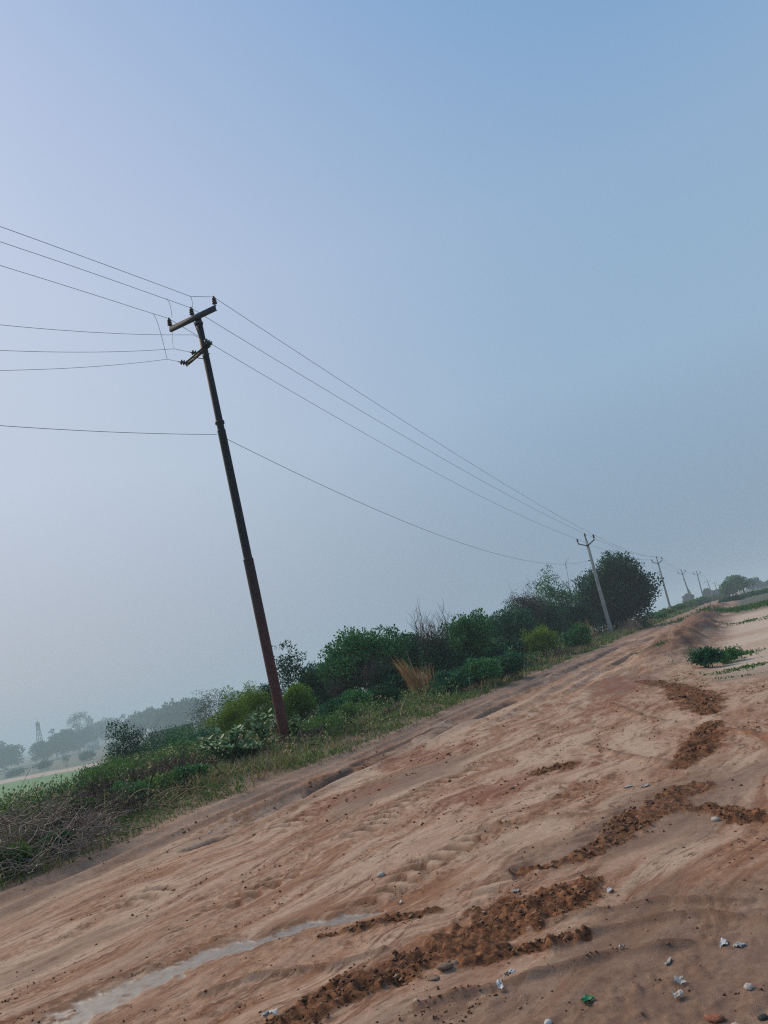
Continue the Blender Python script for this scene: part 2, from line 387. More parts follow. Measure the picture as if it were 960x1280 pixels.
def leafmat(name, c1, c2, c3=None, trans=.22, rough=.6):
    m, t, b, o = newmat(name)
    g = t.nodes.new('ShaderNodeNewGeometry')
    stops = [(0, c1), (.6, c2), (1, c3 or c2)]
    col = ramp_node(t, stops, g.outputs['Random Per Island'])
    t.links.new(col, b.inputs['Base Color']); b.inputs['Roughness'].default_value = rough; b.inputs['Specular IOR Level'].default_value = .12
    tr = t.nodes.new('ShaderNodeBsdfTranslucent'); t.links.new(col, tr.inputs['Color'])
    mxs = t.nodes.new('ShaderNodeMixShader'); mxs.inputs[0].default_value = trans
    t.links.new(b.outputs[0], mxs.inputs[1]); t.links.new(tr.outputs[0], mxs.inputs[2]); t.links.new(mxs.outputs[0], o.inputs['Surface'])
    return m
def plainmat(name, c1, c2, scale=6, rough=.7, metal=0, bmp=.2, spec=.3, detail=5):
    m, t, b, o = newmat(name)
    f = noise_node(t, scale, detail); col = ramp_node(t, [(.3, c1), (.7, c2)], f)
    t.links.new(col, b.inputs['Base Color']); b.inputs['Roughness'].default_value = rough; b.inputs['Metallic'].default_value = metal
    b.inputs['Specular IOR Level'].default_value = spec
    if bmp: bump(t, b, noise_node(t, scale * 6, 4), bmp, .01)
    return m
M = {}
M['leaf_dark'] = leafmat('leaf_dark', (.006, .042, .021), (.013, .076, .034), (.024, .112, .046))
M['leaf_mid'] = leafmat('leaf_mid', (.020, .095, .034), (.046, .185, .056), (.110, .290, .085))
M['leaf_deep'] = leafmat('leaf_deep', (.010, .065, .038), (.024, .125, .058), (.052, .185, .075))
M['leaf_bright'] = leafmat('leaf_bright', (.055, .140, .018), (.100, .215, .026), (.150, .270, .032), .3)
M['leaf_yellow'] = leafmat('leaf_yellow', (.065, .150, .018), (.130, .235, .026), (.210, .290, .036), .3)
M['leaf_fresh'] = leafmat('leaf_fresh', (.034, .120, .045), (.062, .190, .070), (.10, .25, .09), .3)
M['leaf_broad'] = leafmat('leaf_broad', (.080, .17, .085), (.150, .275, .145), (.24, .38, .21), .2, .5)
M['leaf_grey'] = leafmat('leaf_grey', (.045, .055, .045), (.070, .085, .062), (.085, .105, .07))
M['leaf_weed'] = leafmat('leaf_weed', (.044, .125, .034), (.092, .210, .052), (.185, .275, .072))
M['leaf_dull'] = leafmat('leaf_dull', (.045, .055, .025), (.075, .085, .035), (.12, .105, .05))
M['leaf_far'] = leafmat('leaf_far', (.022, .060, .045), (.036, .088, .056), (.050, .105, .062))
M['grass'] = leafmat('grass', (.060, .140, .028), (.110, .180, .042), (.230, .200, .085), .25)
M['grass_green'] = leafmat('grass_green', (.030, .110, .020), (.055, .150, .030), (.10, .17, .04), .25)
M['straw'] = leafmat('straw', (.27, .15, .065), (.45, .26, .11), (.58, .37, .18), .2)
M['straw_grey'] = leafmat('straw_grey', (.15, .12, .085), (.26, .20, .14), (.34, .25, .17), .15)
M['leaf_scrub'] = leafmat('leaf_scrub', (.050, .125, .034), (.120, .215, .064), (.42, .33, .18))
M['straw_mix'] = leafmat('straw_mix', (.17, .14, .07), (.30, .23, .12), (.42, .31, .18), .2)
M['twig'] = leafmat('twig', (.050, .038, .033), (.090, .070, .060), (.15, .118, .10), 0, .8)
M['twig_pale'] = leafmat('twig_pale', (.14, .11, .092), (.25, .20, .165), (.36, .29, .235), 0, .8)
M['twig_dry'] = leafmat('twig_dry', (.20, .145, .085), (.30, .225, .14), (.36, .28, .19), 0, .8)
M['bark'] = plainmat('bark', (.022, .017, .013), (.050, .040, .032), 9, .9)
M['bark_pale'] = plainmat('bark_pale', (.10, .085, .075), (.17, .15, .13), 9, .9)
M['concrete'] = plainmat('concrete', (.27, .26, .245), (.40, .385, .36), 3.5, .85, 0, .25)
M['steel_dark'] = plainmat('steel_dark', (.016, .017, .022), (.032, .030, .034), 8, .6, .0, .2)
M['galv'] = plainmat('galv', (.030, .034, .042), (.058, .063, .073), 14, .6, .2, .15)
M['porcelain'] = plainmat('porcelain', (.018, .014, .014), (.032, .024, .022), 10, .25, 0, 0, .5)
M['strain_disc'] = plainmat('strain_disc', (.035, .04, .05), (.06, .065, .075), 10, .3, 0, 0, .5)
M['wire'] = plainmat('wire', (.045, .047, .055), (.06, .062, .07), 10, .5, .3, 0)
M['plastic_white'] = plainmat('plastic_white', (.36, .36, .36), (.56, .56, .55), 20, .45, 0, .3)
M['plastic_grey'] = plainmat('plastic_grey', (.25, .245, .23), (.38, .375, .35), 20, .5, 0, .3)
M['plastic_green'] = plainmat('plastic_green', (.004, .12, .045), (.008, .20, .075), 20, .4, 0, .3)
M['stone'] = plainmat('stone', (.14, .09, .065), (.24, .16, .115), 18, .85, 0, .5)
M['stone_pale'] = plainmat('stone_pale', (.33, .28, .24), (.48, .42, .37), 18, .8, 0, .5)
M['stone_red'] = plainmat('stone_red', (.20, .075, .045), (.30, .12, .07), 18, .85, 0, .5)
M['stone_black'] = plainmat('stone_black', (.02, .02, .022), (.045, .042, .04), 18, .7, 0, .5)
M['wall_far'] = plainmat('wall_far', (.42, .41, .39), (.58, .57, .54), 1.5, .9, 0, .1)
M['brickwork'] = plainmat('brickwork', (.10, .065, .05), (.17, .11, .085), 2.5, .9, 0, .3)
M['window_dark'] = plainmat('window_dark', (.03, .03, .035), (.05, .05, .06), 3, .3, 0, 0)
M['tower_steel'] = plainmat('tower_steel', (.20, .20, .20), (.28, .28, .28), 1, .6, .3, 0)
# steel pole: red oxide, with backlit silhouette darkness painted in higher up, noise-edged
def polemat():
    m, t, b, o = newmat('pole_red_silhouette')
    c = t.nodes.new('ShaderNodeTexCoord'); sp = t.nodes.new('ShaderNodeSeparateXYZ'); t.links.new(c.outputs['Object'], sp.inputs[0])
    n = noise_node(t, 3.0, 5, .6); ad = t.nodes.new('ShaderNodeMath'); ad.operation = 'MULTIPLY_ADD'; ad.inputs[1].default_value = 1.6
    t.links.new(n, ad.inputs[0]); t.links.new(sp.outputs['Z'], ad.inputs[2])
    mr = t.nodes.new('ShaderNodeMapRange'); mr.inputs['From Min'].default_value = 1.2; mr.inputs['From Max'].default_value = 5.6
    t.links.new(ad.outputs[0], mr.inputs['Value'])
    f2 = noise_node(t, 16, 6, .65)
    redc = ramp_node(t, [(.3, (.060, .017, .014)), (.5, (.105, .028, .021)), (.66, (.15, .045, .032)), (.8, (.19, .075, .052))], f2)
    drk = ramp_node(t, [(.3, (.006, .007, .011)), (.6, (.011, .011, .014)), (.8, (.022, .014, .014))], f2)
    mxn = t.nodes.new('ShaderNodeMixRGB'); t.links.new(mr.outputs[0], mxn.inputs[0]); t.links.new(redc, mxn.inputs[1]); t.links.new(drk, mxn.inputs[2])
    t.links.new(mxn.outputs[0], b.inputs['Base Color']); b.inputs['Roughness'].default_value = .65
    bump(t, b, f2, .25, .006); return m
M['pole_red_silhouette'] = polemat()

# ------------------------------------------------------------------ GROUND
def ground_material():
    m, t, b, o = newmat('earth'); L = t.links.new
    at = {}
    def A(nm):
        n = t.nodes.new('ShaderNodeAttribute'); n.attribute_name = nm
        s = t.nodes.new('ShaderNodeSeparateColor'); L(n.outputs['Color'], s.inputs[0]); return s.outputs['Red'], s.outputs['Green'], s.outputs['Blue'], n.outputs['Alpha']
    mud, wet, red, rid = A('mask_a'); orange, damp, dark, pale = A('mask_b'); berm, soil, field, path = A('mask_c'); scrub = A('mask_d')[0]
    fa = t.nodes.new('ShaderNodeAttribute'); fa.attribute_name = 'flow'
    def flown(sx, sy, det=5, ro=.6, dist=.0):
        mp = t.nodes.new('ShaderNodeMapping'); mp.inputs['Scale'].default_value = (sx, sy, 1); L(fa.outputs['Vector'], mp.inputs['Vector'])
        return noise_node(t, 1.0, det, ro, mp.outputs[0], dist)
    f1 = flown(.9, 4.5, 7, .68, .5); f2 = flown(2.0, 8, 7, .72, .6); f3 = flown(6, 20, 6, .7, .4); f0 = flown(.28, 1.3, 4, .6, .6)
    n1 = noise_node(t, 3.0, 6, .65); n2 = noise_node(t, 22, 6, .7); n3 = noise_node(t, 95, 4, .7); n0 = noise_node(t, .35, 5, .6); n4 = noise_node(t, 260, 3, .7)
    def mix(fac, c1, c2, kind='MIX'):
        x = t.nodes.new('ShaderNodeMixRGB'); x.blend_type = kind
        if hasattr(fac, 'is_linked') or not isinstance(fac, float): L(fac, x.inputs[0])
        else: x.inputs[0].default_value = fac
        for c, i in ((c1, 1), (c2, 2)):
            if isinstance(c, tuple): x.inputs[i].default_value = (*c, 1)
            else: L(c, x.inputs[i])
        return x.outputs[0]
    def mr(v, a, c, lo=0., hi=1.):
        x = t.nodes.new('ShaderNodeMapRange'); x.inputs['From Min'].default_value = a; x.inputs['From Max'].default_value = c
        x.inputs['To Min'].default_value = lo; x.inputs['To Max'].default_value = hi; L(v, x.inputs['Value']); return x.outputs[0]
    def mul(a, c):
        x = t.nodes.new('ShaderNodeMath'); x.operation = 'MULTIPLY'; L(a, x.inputs[0])
        if isinstance(c, float): x.inputs[1].default_value = c
        else: L(c, x.inputs[1])
        return x.outputs[0]
    base = ramp_node(t, [(.25, CLAY[0]), (.5, CLAY[1]), (.78, CLAY[2])], n1)
    base = mix(mr(f0, .50, .60, 0., .8), base, (.450, .320, .228))
    base = mix(mr(f0, .48, .38, 0., .75), base, (.300, .165, .098))
    rough = ramp_node(t, [(.30, (.105, .048, .026)), (.44, (.235, .118, .066)), (.58, (.345, .200, .125)), (.75, (.44, .29, .195))], n2)
    c = mix(mul(orange, mr(f1, .3, .62, .25, 1.)), base, rough)
    c = mix(mul(mr(f1, .49, .57, 0., .7), mr(f0, .62, .44)), c, (.215, .090, .042))
    c = mix(mul(mr(f2, .535, .59, 0., .7), mr(n1, .40, .54, .2, 1.)), c, (.120, .048, .024))
    c = mix(mr(f2, .45, .36, 0., .55), c, (.490, .355, .255))
    c = mix(mul(mr(f3, .56, .60, 0., .75), mr(n1, .46, .55)), c, (.095, .044, .026))
    c = mix(mul(damp, mr(n1, .3, .7, .55, 1.)), c, (.180, .112, .080))
    c = mix(mul(red, mr(f2, .38, .56, .2, .9)), c, (.190, .068, .037))
    c = mix(mul(rid, mr(n2, .3, .6, .3, .9)), c, (.150, .075, .045))
    c = mix(mul(berm, mr(n1, .3, .65, .35, .9)), c, mix(mr(n1, .35, .6), (.055, .026, .018), (.135, .066, .043)))
    c = mix(pale, c, ramp_node(t, [(.3, (.40, .31, .24)), (.7, (.52, .43, .35))], n0))
    c = mix(mul(dark, mr(n2, .25, .55, .6, 1.)), c, (.058, .040, .035))
    sl_ = ramp_node(t, [(.3, (.12, .080, .054)), (.55, (.175, .118, .080)), (.75, (.105, .105, .052))], n1)
    c = mix(soil, c, sl_)
    c = mix(field, c, ramp_node(t, [(.3, (.055, .150, .030)), (.7, (.095, .210, .045))], n0))
    c = mix(scrub, c, ramp_node(t, [(.3, (.060, .075, .050)), (.7, (.100, .105, .075))], n0))
    c = mix(path, c, ramp_node(t, [(.3, (.33, .24, .20)), (.7, (.43, .33, .28))], n0))
    mdc = ramp_node(t, [(.33, (.026, .010, .005)), (.44, (.080, .031, .014)), (.56, (.170, .070, .029)), (.72, (.29, .145, .072))], n2)
    mdm = t.nodes.new('ShaderNodeMath'); mdm.operation = 'MULTIPLY_ADD'; L(mr(n2, .2, .8, -.5, .5), mdm.inputs[0]); mdm.inputs[1].default_value = .9; L(mud, mdm.inputs[2])
    c = mix(mr(mdm.outputs[0], .25, .65), c, mdc)
    g = ramp_node(t, [(.25, (.62, .60, .58)), (.5, (1, 1, 1)), (.75, (1.22, 1.2, 1.18))], n3)
    c = mix(.55, c, mix(1., c, g, 'MULTIPLY'))
    g2 = ramp_node(t, [(.3, (.80, .77, .75)), (.55, (1, 1, 1)), (.75, (1.12, 1.12, 1.12))], n2)
    c = mix(1., c, g2, 'MULTIPLY')
    wetc = mul(wet, mr(n2, .36, .44, .25, 1.))
    c = mix(wetc, c, ramp_node(t, [(.35, (.15, .120, .100)), (.6, (.235, .205, .182))], n2))
    L(c, b.inputs['Base Color'])
    rg = t.nodes.new('ShaderNodeMixRGB'); L(wetc, rg.inputs[0])
    dr = mr(mul(damp, n1), .0, .6, .92, .75); L(dr, rg.inputs[1]); rg.inputs[2].default_value = (.38, .38, .38, 1)
    L(rg.outputs[0], b.inputs['Roughness']); b.inputs['Specular IOR Level'].default_value = .22
    inv = t.nodes.new('ShaderNodeMath'); inv.operation = 'SUBTRACT'; inv.inputs[0].default_value = 1.0; L(wet, inv.inputs[1])
    ad = t.nodes.new('ShaderNodeMath'); ad.operation = 'ADD'; a2 = t.nodes.new('ShaderNodeMath'); a2.operation = 'MULTIPLY_ADD'; L(f2, a2.inputs[0]); a2.inputs[1].default_value = .10; L(mul(n4, .45), a2.inputs[2]); a3 = t.nodes.new('ShaderNodeMath'); a3.operation = 'MULTIPLY_ADD'; L(n3, a3.inputs[0]); a3.inputs[1].default_value = .6; L(a2.outputs[0], a3.inputs[2]); L(a3.outputs[0], ad.inputs[0]); L(mul(n2, .35), ad.inputs[1])
    bp = t.nodes.new('ShaderNodeBump'); bp.inputs['Distance'].default_value = .016
    L(mul(inv.outputs[0], .5), bp.inputs['Strength']); L(ad.outputs[0], bp.inputs['Height']); L(bp.outputs[0], b.inputs['Normal'])
    return m
CLAY = (.310, .192, .130), (.405, .272, .195), (.490, .356, .268)
def build_ground():
    fine = np.arange(-36, 40.001, .16); lo = np.linspace(-180, -36, 60)[:-1]; hi = np.linspace(40, 180, 60)[1:]
    az = np.concatenate([lo, fine, hi]); az = np.radians(az[:-1] if abs(az[0] + 180) < 1e-6 else az)
    r = [.25]
    while r[-1] < 1.9: r.append(r[-1] * 1.12)
    while r[-1] < 60: r.append(r[-1] * 1.0054)
    while r[-1] < 400: r.append(r[-1] * 1.012)
    while r[-1] < 2600: r.append(r[-1] * 1.08)
    r = np.array(r); na, nr = len(az), len(r)
    X = r[:, None] * np.sin(az)[None]; Y = r[:, None] * np.cos(az)[None]
    z, mk = ground(X.ravel(), Y.ravel())
    v = np.stack([X.ravel(), Y.ravel(), z], 1)
    z0 = H(0, 0); v = np.concatenate([v, [[0, 0, z0]]])
    i = np.arange(nr - 1)[:, None] * na; j = np.arange(na)[None]; j2 = (j + 1) % na
    f = np.stack([i + j2, i + j, i + na + j, i + na + j2], -1).reshape(-1, 4)
    mb = MB(); mb.v.append(v); mb.f.append(f); mb.n = len(v)
    c0 = len(v) - 1; mb.f.append(np.stack([np.full(na, c0), np.arange(na), (np.arange(na) + 1) % na], 1)[:, ::-1])
    o = mb.build('ground', ground_material(), smooth=True); tag(o, kind='structure')
    for nm, ks in (('mask_a', ('mud', 'wet', 'red', 'rid')), ('mask_b', ('orange', 'damp', 'dark', 'pale')), ('mask_c', ('berm', 'soil', 'field', 'path')), ('mask_d', ('scrub', 'scrub', 'scrub', 'scrub'))):
        a = o.data.attributes.new(nm, 'FLOAT_COLOR', 'POINT')
        d = np.stack([np.append(mk[k], 0) for k in ks], 1).astype(np.float32)
        a.data.foreach_set('color', d.ravel())
    a = o.data.attributes.new('flow', 'FLOAT_VECTOR', 'POINT'); d = np.stack([np.append(mk['fs'], 0), np.append(mk['fv'], 0), np.append(z, 0) * 0], 1).astype(np.float32); a.data.foreach_set('vector', d.ravel())
    return o
build_ground()

# ------------------------------------------------------------------ STEEL POLE with its cross-arms
GV = lambda p: np.asarray(p, float)
def pxh(base, px, py):
    """height above ground where the ray of a pixel passes the vertical at base (same Y)"""
    return atY(px, py, base[1])
pb = gpt(359.5, 935, .06); pb[2] = H(pb[0], pb[1]) - .05
ptop = atY(247.5, 398, pb[1] + .05)
PB, PT = pb, ptop
ax_p = (PT - PB); Lp = np.linalg.norm(ax_p); ax_p /= Lp
sp_root = empty('utility_pole', PB, 'rust-red steel utility pole, darkened to a silhouette above its foot, leaning at the left verge', 'utility pole')
mb = MB()
prof = [(.118, -.3), (.116, 4.05 * Lp / 10), (.100, 4.13 * Lp / 10), (.098, 7.1 * Lp / 10), (.086, 7.18 * Lp / 10), (.080, Lp), (.0, Lp + .01)]
mb.lathe(PB, ax_p, prof, 20); mb.build('shaft', M['pole_red_silhouette'], sp_root, PB, True)
for fr, rr in ((.409, .1172), (.714, .0992)):
    c = MB(); c.lathe(PB + ax_p * Lp * fr, ax_p, [(rr - .004, -.03), (rr, -.025), (rr, .025), (rr - .014, .035)], 20); c.build('joint_collar', M['pole_red_silhouette'], sp_root, PB, True)
def frame(u, up=np.array([0, 0, 1.])):
    u = u / np.linalg.norm(u); w = up - u * (up @ u); w /= np.linalg.norm(w); return np.array([u, np.cross(w, u), w])
# upper arm: a channel across the line
YA = PT[1]
a0 = atY(214.5, 411, YA + .32); a1 = atY(273, 388, YA - .25); a1[2] = a0[2] = (a0[2] + a1[2]) / 2
fr = frame(a1 - a0); La = np.linalg.norm(a1 - a0); ca = (a0 + a1) / 2
mb = MB(); cf = ca - fr[1] * .095
mb.box(cf, (La, .010, .13), fr)
for sg in (1, -1): mb.box(cf + fr[1] * .030 + fr[2] * sg * .0601, (La - .002, .049, .009), fr)
arm = mb.build('crossarm', M['galv'], sp_root, PB)
c = MB(); c.lathe(PT - ax_p * .14, ax_p, [(.090, -.03), (.097, -.03), (.097, .03), (.090, .03)], 18); c.build('clamp', M['galv'], sp_root, PB)
def pin_insulator(base, up, parent, origin, sc=1.0, mat=None):
    i = MB(); up = up / np.linalg.norm(up)
    pf = [(0, .05), (.05, .052)]
    for kk in range(3): pf += [(.052, .06 + kk * .075), (.085 - .006 * kk, .072 + kk * .075), (.085 - .006 * kk, .100 + kk * .075), (.052, .118 + kk * .075)]
    pf += [(.03, .285), (.036, .30), (.036, .33), (0, .335)]
    i.lathe(base, up, [(a * sc, b * sc) for a, b in pf], 12)
    o = i.build('pin_insulator', mat or M['porcelain'], parent, origin, True)
    p = MB(); p.lathe(base, up, [(.014 * sc, -.15 * sc), (.014 * sc, .07 * sc), (0, .07 * sc)], 8); q = p.build('pin', M['steel_dark'], o, None); q.data.transform(Matrix.Translation(tuple(-np.asarray(origin))))
    return base + up * .31 * sc
tips = []
for k in (0.015, .5, .985):
    b = a0 + (a1 - a0) * k + fr[2] * .066 - fr[1] * .07
    tips.append(pin_insulator(b, fr[2], sp_root, PB, .74))
# lower arm, turned towards the branch line
YB = PB[1] + (PT - PB)[1] * .93
b0 = atY(237, 456, YB + .35); b1 = atY(267.5, 432.5, YB - .45); b1[2] = b0[2] = (b0[2] + b1[2]) / 2
fb = frame(b1 - b0); Lb = np.linalg.norm(b1 - b0); cb = (b0 + b1) / 2
mb = MB(); mb.box(cb - fb[1] * .095, (Lb, .010, .095), fb); mb.box(cb - fb[1] * .125 + fb[2] * .0431, (Lb - .002, .050, .008), fb)
mb.build('lower_crossarm', M['steel_dark'], sp_root, PB)
for sg in (1, -1): mb = MB(); mb.tube([cb + fb[0] * sg * .14 - fb[1] * .15, cb + fb[0] * sg * .14 + fb[1] * .15], .010, 6, True); mb.build('through_bolt', M['steel_dark'], sp_root, PB)
# brace from arm to shaft
mb = MB(); mb.tube([ca + fr[0] * .02 - fr[1] * .09 - fr[2] * .06, PT - ax_p * .55 - fr[1] * .085], .014, 6, True); mb.build('brace', M['steel_dark'], sp_root, PB)

def catenary(p, q, sag, n=28):
    u = np.linspace(0, 1, n)[:, None]; r = p * (1 - u) + q * u; r[:, 2] -= (4 * sag * u * (1 - u))[:, 0]; return r
def proj(P):
    v = np.asarray(P, float) - np.array([0, 0, EYE]); w = v @ FW; return 480 + FPX * (v @ RT) / w, 640 - FPX * (v @ UP) / w
def end_through(p, farpx, Y, sag, at):
    """far end of a sagging wire chosen so that the wire passes the point seen at pixel `at`"""
    fx, fy = farpx
    for _ in range(12):
        q = atY(fx, fy, Y); c = catenary(p, q, sag, 120); pr = np.array([proj(k) for k in c])
        o = np.argsort(pr[:, 0]); fy += (at[1] - np.interp(at[0], pr[o, 0], pr[o, 1])) * 1.2
    return q
def span(p, q, sag, label, r=.0070, group=None, n=28, k=5):
    m = MB(); m.tube(catenary(p, q, sag, n), r, k); o = m.build('power_line', M['wire']); return tag(o, label, 'wire', group)
# strain insulators on the lower arm, facing the branch line that leaves to the left
BR = []
branch = [((264.5, 430), (254, 424.5), (241, 418.5), (-330, 388), .25, 'uppermost of the three branch wires running flat to the left from the lower arm'),
          ((248, 442), (237, 440), (217.5, 436), (-330, 437), 0., 'middle of the three branch wires running flat to the left from the lower arm'),
          ((236, 454.5), (223, 452), (209, 449), (-330, 492), -.15, 'lowest of the three branch wires running flat to the left from the lower arm')]
for rt, ie, jpx, far_px, dy, lab in branch:
    yb = YB - dy
    q0 = atY(*rt, yb); q1 = atY(*ie, yb - .04); jp = atY(*jpx, yb - .16); far = end_through(jp, far_px, 9.5, .20, (0, {388: 406, 437: 438, 492: 463}[far_px[1]]))
    dv = q1 - q0; ln = np.linalg.norm(dv); dv /= ln
    si = MB(); prof = [(0, ln - .24), (.022, ln - .235)]
    for kk in range(3): prof += [(.030, ln - .22 + kk * .06), (.064, ln - .205 + kk * .06), (.064, ln - .185 + kk * .06), (.030, ln - .172 + kk * .06)]
    prof += [(.02, ln - .03), (0, ln - .025)]
    si.lathe(q0, dv, prof, 12); io = si.build('strain_insulator', M['strain_disc'], sp_root, PB, True)
    hk = MB(); hk.tube([q0 - dv * .02, q0 + dv * (ln - .23)], .013, 6, True); hk.build('insulator_hook', M['steel_dark'], io, PB)
    hk = MB(); hk.tube([q0 + dv * (ln - .04), q0 + dv * ln], .012, 6, True); hk.build('wire_clamp', M['steel_dark'], io, PB)
    BR.append((q1, jp))
    m = MB(); m.tube(np.concatenate([[q1, q1 * .4 + jp * .6, jp], catenary(jp, far, .20, 26)[1:]]), .0046, 5)
    tag(m.build('power_line', M['wire']), lab, 'wire', 'branch wires to the left')
# line wires to the next pole behind the camera, over the left edge of the frame
LW = [((238, 370.5), (0, 286.5), 'top wire sloping up to the left edge from the right-hand insulator'),
      ((160, 357), (0, 305.5), 'second wire sloping up to the left edge from the middle insulator'),
      ((172, 386), (0, 335), 'third wire sloping up to the left edge from the outer left insulator')]
clampp = []
for (mid, lft, lab), tp in zip(LW, tips[::-1]):
    f = 18.0
    # depth along the wire drops linearly as it comes back over the camera
    pm = atY(*mid, tp[1] - (tp[0] - atY(*mid, tp[1])[0]) * 1.15)
    pl = atY(*lft, pm[1] - (pm[0] - atY(*lft, pm[1])[0]) * .95)
    dirv = pl - pm; pe = pl + dirv * 1.6
    pe[2] += .25
    seg = catenary(pm, pe, 0, 20); u = np.linspace(0, 1, 20); seg[:, 2] -= .25 * u * u
    m = MB(); m.tube(np.concatenate([[tp], seg]), .0054, 5); tag(m.build('power_line', M['wire']), lab, 'wire', 'line wires over the left edge')
    clampp.append((pm, seg))
# jumpers from line wires down to the branch line
def jumper(p, q, bulge):
    u = np.linspace(0, 1, 10)[:, None]; c = p * (1 - u) + q * u; c = c + np.asarray(bulge) * (4 * u * (1 - u)); return c
def pxpath(pts, Y0, Y1): return np.array([atY(a, b, Y0 + (Y1 - Y0) * k / (len(pts) - 1)) for k, (a, b) in enumerate(pts)])
def smooth(p, n=16):
    u = np.linspace(0, len(p) - 1, n); q = np.stack([np.interp(u, np.arange(len(p)), p[:, k]) for k in range(3)], 1)
    for _ in range(2): q[1:-1] = (q[:-2] + q[1:-1] * 2 + q[2:]) / 4
    return q
for pts, Y0, Y1 in (([(238, 370.5), (240, 375), (240.5, 380), (241, 386)], clampp[0][0][1], tips[1][1]),
                    ([(208.5, 373.0), (212, 379), (214, 387), (215, 397)], clampp[1][0][1], tips[0][1]),
                    ([(215.3, 414), (215.3, 424), (216, 431), (217.5, 436)], a0[1], BR[1][1][1]),
                    ([(192, 392.5), (197, 403), (203, 424), (209, 449)], clampp[2][0][1], BR[2][1][1])):
    mb = MB(); mb.tube(smooth(pxpath(pts, Y0, Y1)), .005, 5); mb.build('jumper_wire', M['wire'], sp_root, PB)
# lone low wire
lwp = PB + ax_p * Lp * .735
lp_ = atY(271, 543, lwp[1]); le = end_through(lp_, (-300, 515), 10.5, .12, (0, 532))
mb = MB(); mb.tube(catenary(lp_, le, .12, 24), .0058, 5); tag(mb.build('power_line', M['wire']), 'lone low wire running level to the left from halfway up the steel pole', 'wire')
mb = MB(); mb.lathe(lwp, ax_p, [(.106, -.03), (.112, -.03), (.112, .03), (.106, .03)], 16); mb.build('wire_band', M['steel_dark'], sp_root, PB)

# ------------------------------------------------------------------ CONCRETE POLES
LAZ = math.atan2(17.2, 36)                       # heading of the pole line
UX = np.array([math.cos(LAZ), -math.sin(LAZ), 0.])
def concrete_pole(Hp, label, flat=False):
    r = empty('concrete_pole', (0, 0, 0), label, 'utility pole', 'grey concrete poles along the road')
    mb = MB(); w0, w1, d0, d1 = .135, .085, .10, .075
    v = []
    for z, k in ((-.6, 0), (Hp * .33, .33), (Hp * .66, .66), (Hp, 1)):
        w = w0 + (w1 - w0) * k; d = d0 + (d1 - d0) * k
        for (a, b) in ((-1, -.85), (-.85, -1), (.85, -1), (1, -.85), (1, .85), (.85, 1), (-.85, 1), (-1, .85)): v.append((a * w, b * d, z))
    f = [[i * 8 + j, i * 8 + (j + 1) % 8, i * 8 + 8 + (j + 1) % 8, i * 8 + 8 + j] for i in range(3) for j in range(8)]
    mb.add(v, f); mb.f.append(np.array([[24 + j for j in range(8)]])); mb.build('shaft', M['concrete'], r)
    zj = Hp - .35
    mb = MB()
    def ch(p, q):
        fq = frame(np.subtract(q, p).astype(float)); c = (np.array(p) + np.array(q)) / 2; L = np.linalg.norm(np.subtract(q, p))
        mb.box(c, (L, .05, .075), fq)
    if flat: ch((-.75, -.115, zj), (.75, -.115, zj)); tz = [zj + .04] * 2; tx = .68
    else:
        ch((-.48, -.115, zj + .20), (-.06, -.115, zj)); ch((.48, -.115, zj + .20), (.06, -.115, zj)); mb.box((0, -.117, zj - .002), (.20, .062, .085))
        ch((-.62, -.117, zj + .33), (-.47, -.117, zj + .195)); ch((.62, -.117, zj + .33), (.47, -.117, zj + .195)); tz = [zj + .35] * 2; tx = .61
    mb.build('crossarm', M['steel_dark'], r)
    mb = MB(); mb.box((0, 0, Hp + .10), (.09, .07, .36)); mb.build('top_bracket', M['steel_dark'], r); mb = MB(); mb.box((0, 0, zj - .002), (.205, .185, .06)); mb.build('clamp', M['steel_dark'], r)
    o = np.zeros(3); up = np.array([0, 0, 1.])
    T = [pin_insulator(np.array([-tx, -.115, tz[0]]), up, r, o), pin_insulator(np.array([0, 0, Hp + .26]), up, r, o), pin_insulator(np.array([tx, -.115, tz[1]]), up, r, o)]
    mb = MB(); mb.box((-.12, 0, Hp - 1.45), (.07, .14, .10)); mb.lathe((-.19, 0, Hp - 1.45), (-1, 0, 0), [(.03, 0), (.045, .02), (.03, .04), (.045, .06), (0, .08)], 8); mb.build('wire_bracket', M['steel_dark'], r)
    for zz in (Hp * .55, Hp * .80, Hp * .25): mb = MB(); mb.box((0, -.105, zz), (.03, .04, .05)); mb.build('step_stub', M['concrete'], r)
    return r, T
POLES = [  # base px, top px, depth
    (766, 797, 731, 669, 55.0, 'nearest concrete pole, pale grey, standing in front of the big dark tree', 0),
    (840, 768, 820.5, 697, 100.0, 'second concrete pole, just right of the big dark tree', 0),
    (867, 759, 851.5, 712.5, 143.0, 'third concrete pole, between the dark tree and the far cluster of poles', 0),
    (881, 754, 870.5, 714.5, 168.0, 'fourth concrete pole, taller looking, first of the far cluster', 0),
    (893, 751, 883.5, 724, 235.0, 'far concrete pole with a straight flat cross-arm', 1),
    (900, 748, 892.5, 727, 300.0, 'tiny far concrete pole left of the faint last one', 0),
    (904, 745, 898, 729.5, 370.0, 'faint last concrete pole beside the tree at the end of the road', 0)]
PR = {}
pole_tips = []; low_pts = []
protos = {}
